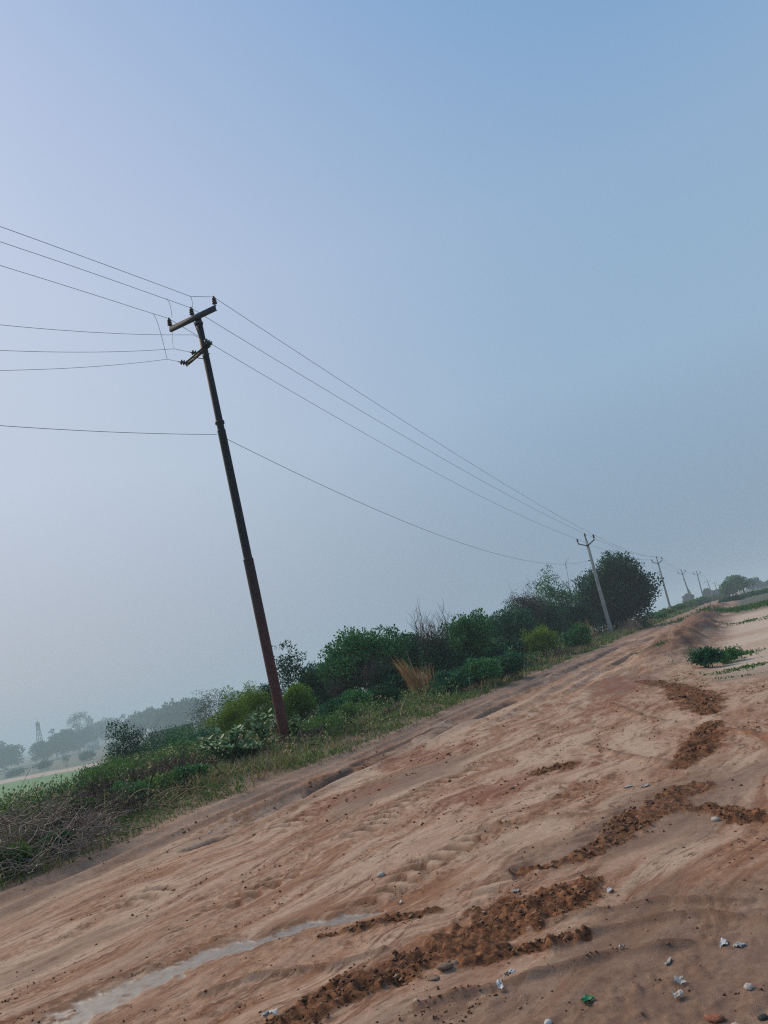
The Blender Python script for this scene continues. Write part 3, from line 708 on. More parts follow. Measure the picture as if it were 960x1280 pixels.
for (bx, by, tx, ty, Y, lab, flat) in POLES:
    if flat not in protos:
        protos[flat] = concrete_pole(7.0, lab, bool(flat)); r = protos[flat][0]
    else: r = copy_tree(protos[flat][0], label=lab)
    b = atY(bx, by, Y); z = H(b[0], b[1]); tp = atY(tx, ty, Y)
    hh = (tp[2] - z) - .42
    k = hh / 7.0
    lean = math.atan2(tp[0] - b[0], hh)
    r.location = (b[0], b[1], z); r.scale = (max(.85, min(k, 1.25)) * (1 + max(0, Y - 90) / 400),) * 2 + (k,)
    r.rotation_euler = (0, lean, -LAZ)
    bpy.context.view_layer.update()
    mw = np.array(r.matrix_world)
    T = [mw[:3, :3] @ q + mw[:3, 3] for q in protos[flat][1]]
    pole_tips.append(T); low_pts.append(mw[:3, :3] @ np.array([-.25, 0, 7.0 - 1.45]) + mw[:3, 3])
nm = ['left', 'middle', 'right']
for k, (p, q) in enumerate(zip(tips, pole_tips[0])):
    span(p, q, [.55, .35, .30][k], ['lowest of the three long wires from the steel pole down to the nearest concrete pole',
        'middle of the three long wires from the steel pole down to the nearest concrete pole', 'topmost of the three long wires from the steel pole down to the nearest concrete pole'][k], .0062, 'long wires between the first two poles')
_l = PB + ax_p * Lp * .735 + np.array([.1, 0, 0])
span(atY(284, 549, _l[1]), low_pts[0], 1.25, 'slack single wire sagging from the steel pole towards the tree tops', .0062)
ordn = ['nearest and second', 'second and third', 'third and fourth', 'fourth and fifth', 'fifth and sixth', 'sixth and last']
for i in range(len(pole_tips) - 1):
    if i >= 4: break
    for k in range(3):
        span(pole_tips[i][k], pole_tips[i + 1][k], .5, '%s wire between the %s concrete poles' % (['left', 'centre', 'right'][k], ordn[i]), .009, 'wires between concrete poles', 16, 4)
# short stub pole standing further off
b = atY(871, 757, 215); z = H(b[0], b[1]); t_ = atY(868, 734, 215)
mb = MB(); mb.lathe((b[0], b[1], z - .4), (-.2, 0, 1), [(.20, 0), (.17, (t_[2] - z) * .6), (.13, t_[2] - z + .4), (0, t_[2] - z + .41)], 8)
tag(mb.build('wooden_post', M['bark_pale']), 'plain post without cross-arm between the third and fourth concrete poles', 'post')

# ------------------------------------------------------------------ VEGETATION builders
def unit(n, rng):
    d = rng.normal(size=(n, 3)); return d / np.linalg.norm(d, axis=1)[:, None]
def limb(mb, p, q, r0, r1, rng, wob=.12, n=6, k=5):
    u = np.linspace(0, 1, n)[:, None]; L = np.linalg.norm(q - p)
    c = p * (1 - u) + q * u + rng.normal(0, wob * L * .35, (n, 3)) * (np.sin(u * math.pi)) + np.array([0, 0, -.12 * L]) * np.sin(u * math.pi)
    mb.tube(c, np.linspace(r0, r1, n), k)
def crown_pts(rng, rad, n, shell=.45, zmin=-.75):
    out = []
    while len(out) < n:
        d = unit(1, rng)[0]
        if d[2] < zmin: continue
        d = d * (1 + .16 * math.sin(3 * math.atan2(d[1], d[0]) + 4 * d[2]) * math.cos(2.3 * d[0] + 5 * d[2]))
        out.append(d * rng.uniform(shell, 1.0) * np.asarray(rad))
    return np.array(out)
def fill_leaves(mb, rng, cents, cr, nleaf, L, Wd, flat=.75, up=.35):
    szs = rng.uniform(.5, 1.35, len(cents)); pk = szs ** 2 / (szs ** 2).sum(); k_ = rng.choice(len(cents), nleaf, p=pk); c = cents[k_]
    o = rng.normal(size=(nleaf, 3)); o /= np.linalg.norm(o, axis=1)[:, None]
    o *= (rng.uniform(.25, 1, nleaf) ** .6)[:, None] * cr * szs[k_][:, None] * rng.uniform(.8, 1.15, nleaf)[:, None]; o[:, 2] *= flat
    A = o / cr + unit(nleaf, rng) * .8 + np.array([0, 0, up])
    mb.leaves(c + o, A, L * rng.uniform(.6, 1.35, nleaf), Wd * rng.uniform(.6, 1.35, nleaf), rng)
def tree(name, seed, base, hgt, wid, leaf, label, cat='tree', group=None, dep=None, trunk_h=.3, nclump=40, nleaf=3500, L=.12, Wd=.06, cr=.2, bark='bark', tr=.06, shell=.4, stems=1, low=0.0, sparse_twigs=0, lift=0.0, zmin=-.75, twigmat='twig', flat=.75):
    rng = np.random.default_rng(seed); r = empty(name, base, label, cat, group)
    dep = dep or wid; hgt = hgt * (1.05 if name != 'distant_tree' else 1.0); wid = wid * (1.10 if name != 'distant_tree' else 1.0); nclump = int(nclump * 1.7); nleaf = int(nleaf * 1.9); L *= .80; Wd *= .84; cr *= .80
    cz = hgt * (low + (1 - low) * .5); rad = np.array([wid / 2, dep / 2, hgt * (1 - low) / 2]) * (1 - cr * .5)
    cl = crown_pts(rng, rad, nclump, shell, zmin) + np.array([0, 0, cz])
    cl = (cl - [0, 0, cz]) * rng.uniform(.78, 1.12, (nclump, 1)) + [0, 0, cz]; cl[:, :2] += rng.normal(0, wid * .035, (nclump, 2))
    # a few clumps push out for an uneven outline
    ko = rng.integers(0, nclump, max(2, nclump // 7)); cl[ko] = (cl[ko] - [0, 0, cz]) * 1.13 + [0, 0, cz]
    cl[:, 2] = np.clip(cl[:, 2], hgt * .06, None)
    mb = MB(); fork = np.array([rng.normal(0, wid * .04), 0, hgt * trunk_h])
    for sidx in range(stems):
        off = np.array([rng.normal(0, wid * .10), rng.normal(0, wid * .10), -.1]) if stems > 1 else np.array([0, 0, -.2])
        fk = fork + (np.array([rng.normal(0, wid * .14), rng.normal(0, wid * .1), rng.normal(0, hgt * .05)]) if stems > 1 else 0)
        limb(mb, off, fk, tr, tr * .7, rng, .08, 6, 7)
        for c in cl[sidx::stems][::2][:14]: limb(mb, fk, c, tr * .5, tr * .10, rng, .15)
    mb.build('trunk', M[bark], r)
    mb = MB(); fill_leaves(mb, rng, cl, cr * (wid * .6 + hgt * .4) * .5 * 1.6, nleaf, L, Wd, flat); mb.build('crown', M[leaf], r)
    if sparse_twigs:
        mb = MB(); twig_spray(mb, rng, sparse_twigs, wid, hgt); mb.build('twigs', M[twigmat], r)
    return r
def twig_spray(mb, rng, n, wid, hgt, r=.012, spread=1.0, bend=.3, sub=5, z0=0.0):
    for i in range(n):
        a = rng.uniform(0, 6.28); rr = rng.uniform(.1, 1) * wid / 2 * spread
        tip = np.array([math.cos(a) * rr, math.sin(a) * rr, hgt * rng.uniform(.55, 1.0)]); p = np.array([math.cos(a) * rr * .25, math.sin(a) * rr * .25, z0])
        u = np.linspace(0, 1, 7)[:, None]; c = p * (1 - u) + tip * u; c[:, 2] += bend * hgt * (np.sin(u[:, 0] * math.pi * .6) * .25); c += rng.normal(0, .02 * hgt, c.shape) * u
        mb.tube(c, np.linspace(r, r * .35, 7), 3)
        for k in range(sub):
            j = rng.integers(2, 7); q = c[j]; d = unit(1, rng)[0] * .7 + (tip - p) / np.linalg.norm(tip - p); L = hgt * rng.uniform(.12, .32)
            e = q + d / np.linalg.norm(d) * L; m = (q + e) / 2 + rng.normal(0, L * .08, 3); mb.tube([q, m, e], [r * .5, r * .4, r * .2], 3)
def bare_bush(name, seed, base, hgt, wid, label, mat='twig', n=40, r=.012, sub=6, cat='bush', leaf=None, nleaf=0, L=.05, Wd=.03, group=None):
    rng = np.random.default_rng(seed); o = empty(name, base, label, cat, group)
    mb = MB(); twig_spray(mb, rng, n, wid, hgt, r, 1.0, .3, sub); mb.build('twigs', M[mat], o)
    if nleaf:
        mb = MB(); d = unit(nleaf, rng) * rng.uniform(.3, 1, nleaf)[:, None]; C = d * np.array([wid / 2, wid / 2, hgt * .45]) + np.array([0, 0, hgt * .5])
        mb.leaves(C, unit(nleaf, rng) + [0, 0, .3], L * rng.uniform(.6, 1.4, nleaf), Wd, rng); mb.build('foliage', M[leaf], o)
    return o
def spot(bx, by, tx, ty, wpx, Y):
    b = atY(bx, by, Y); z = H(b[0], b[1]); t = atY(tx, ty, Y)
    return np.array([b[0], b[1], z]), max(.2, t[2] - z), wpx * Y / 960.0

# --- the row of trees and bushes between the two near poles
b, h, w = spot(782, 780, 766, 697, 94, 60)
tree('dark_tree', 1, b, h, w, 'leaf_dark', 'big dense dark tree directly behind the nearest concrete pole', dep=w * .9, nclump=105, nleaf=20000, L=.22, Wd=.14, cr=.22, tr=.16, stems=4, low=.0, shell=.35, trunk_h=.3, zmin=-1)
b, h, w = spot(706, 790, 695, 712, 42, 56)
tree('slender_tree', 2, b, h, w * .9, 'leaf_fresh', 'slender light-green tree left of the big dark tree', nclump=42, nleaf=3000, L=.17, Wd=.10, cr=.26, tr=.06, low=.05)
b, h, w = spot(725, 790, 718, 706, 20, 58)
bare_bush('bare_sapling', 3, b, h, w * .7, 'bare leafless sapling poking up between slender tree and big dark tree', 'twig', 4, .03, 4, 'tree')
b, h, w = spot(668, 805, 650, 738, 48, 50)
tree('grey_tree', 4, b, h, w, 'leaf_grey', 'thin grey-green feathery tree rising above the hedge line', nclump=46, nleaf=4200, L=.13, Wd=.06, cr=.26, tr=.05, low=.25, bark='bark_pale', sparse_twigs=7)
b, h, w = spot(692, 810, 682, 752, 40, 52)
tree('dark_bush', 5, b, h, w * 1.15, 'leaf_deep', 'dark green bush beneath the slender light-green tree', 'bush', nclump=46, nleaf=5600, L=.17, Wd=.10, cr=.28, tr=.05, stems=3, low=0)
b, h, w = spot(728, 800, 724, 757, 42, 56)
tree('dark_bush', 55, b, h, w * 1.1, 'leaf_dark', 'low dark bush filling the gap left of the nearest concrete pole', 'bush', nclump=46, nleaf=5600, L=.17, Wd=.10, cr=.28, tr=.05, stems=3, low=0)
b, h, w = spot(645, 830, 632, 762, 66, 39)
tree('spreading_tree', 6, b, h, w, 'leaf_deep', 'dark rounded tree right of the ivy-green tree in the hedge line', nclump=60, nleaf=7000, L=.15, Wd=.09, cr=.24, tr=.08, stems=3, shell=.5)
b, h, w = spot(598, 850, 580, 767, 62, 31.5)
tree('leafy_tree', 7, b, h, w, 'leaf_mid', 'leafy mid-green tree in the middle of the hedge line', nclump=70, nleaf=7500, L=.13, Wd=.08, cr=.2, tr=.08, stems=3)
b, h, w = spot(556, 862, 541, 785, 50, 29)
bare_bush('brown_bush', 8, b, h, w, 'brown leafless thicket behind the golden grass clump', 'twig', 80, .014, 8, 'bush', 'leaf_deep', 2600, .10, .05)
b, h, w = spot(540, 850, 526, 765, 34, 31)
bare_bush('bare_tree', 9, b, h, w, 'bare twiggy treetop sticking out above the brown thicket', 'twig_pale', 8, .018, 9, 'tree')
b, h, w = spot(574, 850, 553, 770, 16, 32)
bare_bush('bare_tree', 59, b, h, w, 'narrow bare treetop right beside the leafy mid-green tree', 'twig', 10, .018, 8, 'tree', 'leaf_dull', 200, .1, .06)
b, h, w = spot(468, 885, 455, 789, 104, 28)
tree('round_tree', 10, b, h, w, 'leaf_mid', 'broad rounded green tree with dark underside left of the golden grass', nclump=85, nleaf=11000, L=.12, Wd=.07, cr=.2, tr=.08, stems=5, low=.10, shell=.5, dep=w * .8)
b, h, w = spot(512, 868, 500, 790, 56, 31)
tree('round_tree', 11, b, h, w, 'leaf_deep', 'narrower green tree joining the right side of the rounded tree', nclump=50, nleaf=5500, L=.12, Wd=.07, cr=.24, tr=.07, stems=3, low=.1)
b, h, w = spot(476, 880, 470, 830, 52, 26)
bare_bush('grey_bush', 12, b, h, w, 'grey leafless bush in front of the rounded green tree', 'twig', 110, .010, 8)
b, h, w = spot(405, 893, 398, 828, 42, 30)
tree('green_bush', 13, b, h, w, 'leaf_deep', 'dark green bush left of the rounded tree and right of the steel pole', 'bush', nclump=40, nleaf=4000, L=.11, Wd=.06, cr=.25, tr=.04, stems=3)
b, h, w = spot(430, 893, 424, 850, 40, 27)
bare_bush('grey_bush', 14, b, h, w * 1.1, 'dark leafless stems under the left side of the rounded tree', 'twig', 60, .014, 5)
b, h, w = spot(372, 890, 358, 803, 42, 29)
tree('sapling', 15, b, h, w, 'leaf_dark', 'thin sapling with dark scattered leaves just behind the steel pole', 'sapling', nclump=38, nleaf=900, L=.11, Wd=.065, cr=.16, tr=.03, low=.2, shell=.3, bark='bark_pale')
b, h, w = spot(342, 890, 335, 845, 30, 28)
tree('dark_bush', 16, b, h, w, 'leaf_dark', 'small dark bush on the left behind the steel pole', 'bush', nclump=24, nleaf=1500, L=.09, Wd=.05, cr=.28, tr=.03, stems=2)
b, h, w = spot(312, 915, 305, 862, 78, 22)
tree('bright_bush', 17, b, h, w, 'leaf_yellow', 'bright yellow-green bush left of the steel pole', 'bush', nclump=60, nleaf=7500, L=.065, Wd=.032, cr=.2, tr=.025, stems=4, shell=.4)
b, h, w = spot(376, 905, 370, 853, 50, 22.5)
tree('bright_bush', 18, b, h, w, 'leaf_bright', 'bright green bush right of the steel pole', 'bush', nclump=50, nleaf=6000, L=.065, Wd=.032, cr=.22, tr=.025, stems=4, shell=.4)
b, h, w = spot(455, 898, 452, 870, 24, 27)
tree('green_bush', 19, b, h, w, 'leaf_fresh', 'small fresh green shrub in front of the red bare earth', 'bush', nclump=24, nleaf=1600, L=.07, Wd=.035, cr=.28, tr=.02, stems=3)
b, h, w = spot(680, 825, 674, 786, 52, 36)
tree('bright_bush', 20, b, h, w, 'leaf_yellow', 'yellow-green bush at the verge left of the nearest concrete pole', 'bush', nclump=46, nleaf=5000, L=.10, Wd=.05, cr=.24, tr=.03, stems=4)
b, h, w = spot(694, 836, 690, 814, 46, 33)
bare_bush('grey_bush', 21, b, h, w, 'low grey leafless shrub below the yellow-green verge bush', 'twig', 90, .010, 7, 'bush', 'leaf_dull', 300, .06, .03)
b, h, w = spot(290, 905, 283, 866, 36, 24)
tree('thin_shrub', 22, b, h, w, 'leaf_broad', 'thin shrub with round pale leaves at the left end of the bright bush', 'shrub', nclump=26, nleaf=420, L=.12, Wd=.09, cr=.2, tr=.02, shell=.2)
b, h, w = spot(160, 948, 154, 893, 56, 29)
tree('dark_bush', 23, b, h, w, 'leaf_dark', 'lone dark bush with open gaps on the left skyline', 'bush', nclump=48, nleaf=5200, L=.085, Wd=.05, cr=.21, tr=.03, stems=4, shell=.45)
b, h, w = spot(178, 945, 178, 888, 30, 29.3)
bare_bush('brown_vine', 24, b, h * .78, w, 'dry brown vine tangled over the right side of the lone dark bush', 'twig', 26, .010, 9, 'vine')
b, h, w = spot(272, 915, 262, 864, 44, 90)
tree('thin_tree', 25, b, h, w, 'leaf_grey', 'faint grey thin-leaved tree standing between the lone dark bush and the bright bush', nclump=44, nleaf=2400, L=.22, Wd=.10, cr=.22, tr=.07, low=.2, bark='bark_pale')
b, h, w = spot(258, 912, 250, 868, 26, 96)
tree('thin_tree', 26, b, h, w, 'leaf_far', 'small hazy tree just left of the faint grey thin-leaved tree', nclump=34, nleaf=1800, L=.22, Wd=.12, cr=.25, tr=.07, low=.15)

# lower bushes along the front of the row, down to the verge
for k, (bx, by, ty, wpx, lf, lab) in enumerate(((420, 908, 876, 40, 'leaf_deep', 'low deep green bush in front of the dark leafless stems, right of the steel pole'), (448, 898, 864, 44, 'leaf_mid', 'low mid-green bush in front of the left half of the rounded tree'),
        (486, 888, 856, 40, 'leaf_dark', 'low dark bush left of the golden grass'), (566, 870, 836, 44, 'leaf_deep', 'low deep green bush right of the golden grass'), (604, 859, 824, 44, 'leaf_mid', 'low mid-green bush at the verge below the leafy tree'),
        (638, 848, 816, 40, 'leaf_deep', 'low deep green bush at the verge below the dark rounded tree'), (725, 812, 786, 34, 'leaf_mid', 'low green bush at the verge just left of the nearest concrete pole'))):
    Y = float(gpt(bx, by, .1)[1]); b, h, w = spot(bx, by, bx - 6, ty, wpx, Y)
    tree('front_bush', 280 + k, b, h, w * 1.1, lf, lab, 'bush', 'low bushes along the front of the tree row', nclump=30, nleaf=2200, L=.004 * Y, Wd=.0021 * Y, cr=.28, tr=.03, stems=3, low=0)
# dark undergrowth closing the row from behind
DTL = ['dark thicket behind the green bush right of the steel pole', 'dark thicket behind the left part of the rounded tree', 'deep green thicket behind the right part of the rounded tree', 'dark thicket behind the brown leafless thicket', 'dark thicket behind the leafy mid-green tree',
  'dark thicket behind the gap between leafy tree and dark rounded tree', 'deep green thicket behind the thin grey-green feathery tree', 'dark thicket behind the slender light-green tree', 'dark thicket behind the foot of the nearest concrete pole', 'low dark thicket at the left foot of the leafy mid-green tree',
  'low green thicket at the right foot of the leafy mid-green tree', 'low dark thicket at the foot of the dark rounded tree', 'low dark thicket between the grey leafless bush and the golden grass', 'low deep green thicket in front of the leafy mid-green tree', 'low dark thicket in front of the dark rounded tree']
for k, (bx, by, ty, wpx, Y, lf) in enumerate(((395, 885, 842, 40, 33, 'leaf_dark'), (430, 880, 822, 60, 33, 'leaf_dark'), (490, 868, 806, 60, 34, 'leaf_deep'), (540, 855, 795, 60, 35, 'leaf_dark'), (585, 842, 790, 60, 37, 'leaf_dark'),
        (625, 828, 780, 60, 50, 'leaf_dark'), (660, 815, 768, 56, 55, 'leaf_deep'), (700, 802, 760, 56, 60, 'leaf_dark'), (740, 792, 745, 60, 66, 'leaf_dark'), (570, 860, 818, 50, 28.5, 'leaf_dark'), (612, 848, 806, 50, 32, 'leaf_deep'), (640, 838, 800, 40, 36, 'leaf_dark'), (500, 880, 836, 44, 26, 'leaf_dark'), (598, 856, 826, 40, 28, 'leaf_deep'), (628, 846, 815, 36, 31, 'leaf_dark'))):
    b, h, w = spot(bx, by, bx - 8, ty, wpx, Y)
    tree('dark_thicket', 260 + k, b, h, w * 1.15, lf, DTL[k], 'thicket', 'dark thickets behind the tree row', nclump=30, nleaf=2000, L=.17, Wd=.10, cr=.3, tr=.05, stems=3, low=0)

# --- dry grasses
def grass_clump(name, seed, base, hgt, n, rad, lean, label, mat='straw', wd=.012, bend=.25, cat='grass clump', spread=.35):
    rng = np.random.default_rng(seed); o = empty(name, base, label, cat)
    a = rng.uniform(0, 6.28, n); rr = rad * np.sqrt(rng.uniform(0, 1, n)); B = np.stack([np.cos(a) * rr, np.sin(a) * rr, np.zeros(n)], 1)
    A = np.stack([np.cos(a) * spread * rr / rad, np.sin(a) * spread * rr / rad, np.ones(n)], 1) + np.asarray(lean) * rng.uniform(.2, 1.2, n)[:, None] + rng.normal(0, .10, (n, 3))
    mb = MB(); mb.blades(B, A, hgt * rng.uniform(.45, 1.0, n), wd * rng.uniform(.6, 1.4, n), rng, bend); mb.build('blades', M[mat], o); return o
b, h, w = spot(534, 876, 520, 828, 50, 24.5)
g_ = grass_clump('golden_grass', 40, b, 1.12, 330, .36, (-.16, 0, 0), 'tall golden dry grass clump beside the brown thicket', 'straw', .017, .15, spread=.12)
rng = np.random.default_rng(41); mb = MB(); n = 90
B = np.stack([rng.normal(-.25, .12, n), rng.normal(0, .12, n), np.full(n, .5)], 1)
tipd = atY(490, 817, b[1]) - (b + np.array([-.25, 0, .5])); tl = np.linalg.norm(tipd)
mb.blades(B, np.tile(tipd / tl, (n, 1)) + rng.normal(0, .07, (n, 3)), tl * rng.uniform(.5, 1.02, n), .020, rng, .12); mb.build('leaning_plume', M['straw'], g_)
for k, (bx, by, tx, ty, Y, n, lab) in enumerate(((735, 800, 728, 768, 52, 80, 'pale dry reeds just left of the nearest concrete pole'), (722, 808, 716, 780, 49, 60, 'thin dry reeds further left, beside the red earth'),
        (790, 790, 784, 768, 56, 130, 'dry brown reeds at the foot of the big dark tree right of the pole'), (655, 845, 650, 815, 31, 90, 'dry straw tuft at the left foot of the yellow-green verge bush'),
        (757, 797, 752, 775, 56, 70, 'grey dry stems right against the nearest concrete pole'), (806, 785, 803, 766, 63, 80, 'dry stems under the right end of the big dark tree'))):
    b, h, w = spot(bx, by, tx, ty, 20, Y)
    grass_clump('dry_reeds', 42 + k, b, h, n, .35 + .012 * Y * .5, (-.12, 0, 0), lab, 'straw' if k in (0, 3) else 'straw_grey', .03, .25, 'reeds')

# --- large-leaved milkweed plants by the steel pole
def broad_plant(name, seed, base, hgt, wid, nst, label):
    rng = np.random.default_rng(seed); o = empty(name, base, label, 'plant'); ms = MB(); ml = MB()
    for i in range(nst):
        a = rng.uniform(0, 6.28); rr = rng.uniform(.05, .5) * wid; tip = np.array([math.cos(a) * rr, math.sin(a) * rr, hgt * rng.uniform(.5, 1)])
        u = np.linspace(0, 1, 6)[:, None]; c = u * tip + np.array([0, 0, .15 * hgt]) * np.sin(u * math.pi) * .5; ms.tube(c, np.linspace(.012, .006, 6), 4)
        m = 9; f = rng.uniform(.3, 1.02, m); C = np.stack([np.interp(f, u[:, 0], c[:, q]) for q in range(3)], 1)
        an = rng.uniform(0, 6.28, m); A = np.stack([np.cos(an), np.sin(an), rng.uniform(.2, 1.1, m)], 1)
        # broad oval leaf of two bent quads
        A /= np.linalg.norm(A, axis=1)[:, None]; S = np.cross(A, [0, 0, 1.]); S /= np.linalg.norm(S, axis=1)[:, None]; Nn = np.cross(S, A)
        L = rng.uniform(.10, .17, m)[:, None]; Wd = L * .58
        v = np.stack([C, C + A * L * .3 + S * Wd * .45, C + A * L * .72 + S * Wd * .42 - Nn * L * .05, C + A * L - Nn * L * .14, C + A * L * .72 - S * Wd * .42 - Nn * L * .05, C + A * L * .3 - S * Wd * .45], 1)
        oo = np.arange(m)[:, None] * 6; ml.add(v.reshape(-1, 3), np.concatenate([oo + [[0, 1, 2, 3]], oo + [[0, 3, 4, 5]]], 0))
    ms.build('stems', M['leaf_weed'], o); ml.build('foliage', M['leaf_broad'], o)
    return o
for k, (bx, by, tx, ty, wpx, Y, n, lab) in enumerate((
        (292, 975, 285, 918, 60, 14.5, 26, 'broad-leaved pale green plant at the roadside left of the steel pole'),
        (333, 950, 328, 897, 40, 16.5, 15, 'taller broad-leaved plant close on the left of the steel pole'),
        (372, 938, 368, 898, 34, 17.5, 12, 'small broad-leaved plant touching the right side of the steel pole'),
        (318, 968, 314, 932, 44, 14.8, 16, 'low broad-leaved plant in front of the steel pole, next to the road'),
        (258, 965, 252, 930, 30, 17, 9, 'outermost broad-leaved plant, on the left of the others'))):
    b, h, w = spot(bx, by, tx, ty, wpx, Y); broad_plant('milkweed', 60 + k, b, h * 1.2, w * 1.15, int(n * 1.5), lab)

# --- low shrubs on the left bank
LS = [(44, 1020, 1002, 60, 14, 'leaf_weed'), (92, 1008, 984, 60, 15.5, 'leaf_mid'), (125, 990, 958, 50, 17, 'leaf_weed'), (180, 978, 945, 60, 18, 'leaf_weed'), (230, 968, 930, 50, 19, 'leaf_mid'),
      (262, 950, 915, 36, 21, 'leaf_deep'), (160, 1025, 985, 44, 11.5, 'leaf_fresh'), (200, 1012, 975, 44, 12.3, 'leaf_weed'), (240, 1000, 960, 40, 12.8, 'leaf_mid'), (60, 1055, 1030, 50, 9.6, 'leaf_dull'), (100, 1040, 1000, 40, 10.6, 'leaf_weed'),
      (20, 1095, 1075, 40, 8.4, 'leaf_weed'), (75, 1075, 1052, 36, 8.9, 'leaf_fresh'), (410, 935, 896, 50, 17, 'leaf_weed'), (440, 918, 882, 46, 20, 'leaf_weed'), (480, 900, 872, 40, 25, 'leaf_fresh'), (128, 982, 962, 40, 19, 'leaf_mid'), (205, 955, 919, 50, 21, 'leaf_deep'), (235, 945, 909, 50, 23, 'leaf_mid'), (145, 975, 950, 40, 20, 'leaf_weed'), (60, 1012, 998, 40, 15, 'leaf_deep'), (10, 1026, 1012, 40, 13, 'leaf_weed'), (180, 1000, 968, 40, 14, 'leaf_dull'), (130, 1010, 980, 40, 13.5, 'leaf_dull'), (225, 985, 950, 44, 15.5, 'leaf_dull')]
LSL = ['low green shrub left of centre on the bank, just above the grey twig heap', 'mid-green shrub above the gap between the two twig heaps', 'leafy shrub on the bank straight below the lone dark bush', 'leafy shrub below and right of the lone dark bush',
  'mid-green shrub in front of the dark brick shed wall', 'dark shrub at the left foot of the bright yellow-green bush', 'fresh green weed shrub above the bent yellowish branch', 'leafy weed shrub at the road edge right of the bent branch', 'mid-green shrub left of the outermost broad-leaved plant, near the road',
  'dull olive shrub growing out of the grey twig heap', 'weedy shrub between the grey and the brown twig heaps', 'weedy shrub at the very bottom of the left edge, below the twig heap', 'fresh green weed at the road-side foot of the grey twig heap', 'weedy shrub right of the steel pole foot, beside the road',
  'weedy shrub in front of the red bare earth', 'fresh green shrub at the left foot of the golden grass', 'mid-green shrub on the bank crest left of the lone dark bush', 'dark green shrub under the left end of the brick shed wall', 'mid-green shrub under the right end of the brick shed wall',
  'leafy shrub on the bank crest under the lone dark bush', 'dark shrub on the bank crest below the far green field', 'small shrub on the bank crest at the left edge of the picture', 'dull olive shrub in the middle of the left bank, above the roadside', 'dull olive shrub right of the brown twig heap', 'dull olive shrub below the shed wall, half way down the bank']
for k, (bx, by, ty, wpx, Y, lf) in enumerate(LS):
    b, h, w = spot(bx, by, bx - 6, ty, wpx, Y)
    tree('low_shrub', 100 + k, b, min(h, 1.1) * 1.1, w * 1.25, lf, LSL[k], 'shrub', 'low shrubs on the left bank', nclump=26, nleaf=1100, L=.06, Wd=.032, cr=.3, tr=.012, stems=3, low=0, bark='bark')
def tangle(name, seed, base, rad, hgt, n, label, mat, r=.006):
    rng = np.random.default_rng(seed); o = empty(name, base, label, 'brush pile'); mb = MB()
    for q in range(n):
        a, rr = rng.uniform(0, 6.28), math.sqrt(rng.uniform(0, 1)); p0 = np.array([math.cos(a) * rr * rad[0], math.sin(a) * rr * rad[1], 0])
        zt = hgt * (1 - rr * rr) * rng.uniform(.1, 1.15) + .03; p0[2] = zt
        an = rng.uniform(0, 6.28); d = np.array([math.cos(an), math.sin(an), rng.normal(.1, .45)]); L = rng.uniform(.25, .8)
        u = np.linspace(-.5, .5, 7)[:, None]; side = np.cross(d, [0, 0, 1.]) * rng.normal(0, .35) + np.array([0, 0, rng.uniform(-.35, .15)])
        c = p0 + d * L * u + side * L * u * u * 1.6 + rng.normal(0, .012, (7, 3)); c[:, 2] = np.maximum(c[:, 2], .01)
        mb.tube(c, np.linspace(r * rng.uniform(.6, 1.5), r * .35, 7), 3)
        for _ in range(2):
            k = rng.integers(1, 6); e = c[k] + unit(1, rng)[0] * rng.uniform(.06, .22); mb.tube([c[k], (c[k] + e) / 2 + rng.normal(0, .01, 3), e], [r * .5, r * .4, r * .2], 3)
    mb.build('twigs', M[mat], o); return o
b, h, w = spot(38, 1072, 35, 1015, 150, 8.9)
tangle('brush_pile', 130, b, (1.0, 1.1), .50, 420, 'tangled heap of grey dead twigs at the left edge of the picture', 'twig_pale')
b, h, w = spot(112, 1040, 115, 1010, 100, 10.6)
tangle('brush_pile', 131, b, (.7, .9), .38, 200, 'smaller heap of brown dead twigs right of the grey twig heap', 'twig')
b, h, w = spot(205, 985, 115, 1010, 100, 14.2)
tangle('brush_pile', 133, b, (1.0, 1.2), .40, 220, 'brown dry brush among the scrub further up the left bank', 'twig')
b, h, w = spot(165, 1025, 160, 1005, 60, 10.6)
rng = np.random.default_rng(132); o = empty('fallen_branch', b, 'bent yellowish dry branch lying at the edge of the road', 'branch'); mb = MB()
for q in range(7):
    p0 = np.array([rng.uniform(-.35, .5), rng.uniform(-.1, .2), .03]); an = rng.uniform(-.6, .9); L = rng.uniform(.35, .75)
    u = np.linspace(0, 1, 8)[:, None]; c = p0 + u * np.array([math.cos(an) * L, .2 * L, math.sin(an) * L * .3]) + np.array([0, 0, .22]) * np.sin(u * math.pi) * rng.uniform(.1, 1); c[:, 2] = np.maximum(c[:, 2], .02)
    mb.tube(c, np.linspace(.010, .005, 8), 4)
mb.build('stems', M['twig_dry'], o)

# --- uncountable verge growth
def scatter(seed, n, srange, trange, dens):
    rng = np.random.default_rng(seed); s = np.exp(rng.uniform(math.log(srange[0]), math.log(srange[1]), n)); t = rng.uniform(*trange, n)
    x, y = xy(s, t); k = dens(s, t, x, y); m = rng.uniform(0, 1, n) < k
    return rng, s[m], t[m], x[m], y[m]
def edge_t(s, t): return t - .35 + 0.35 * (fbm(s * .5, t * .5, 5, 3) - .5) + .5 * (fbm(s * .06, t * .0 + 3, 8, 2) - .5)
def verge_density(s, t, x, y):
    e = edge_t(s, t); return sst(-e, 7.0, 7.45) * (1 - .6 * sst(-e, 9.5, 12)) * sst(fbm(s * .9, t * 1.2, 140, 3), .34, .56)
rng, s, t, x, y = scatter(141, 60000, (3.5, 130), (-11.5, -6.6), verge_density)
z = HA(x, y); n = len(x); sz = (.05 + .17 * rng.uniform(0, 1, n) ** 1.5) * (.4 + 1.2 * sst(fbm(s * 1.3, t * 1.6, 142, 3), .35, .65)) + .0022 * s
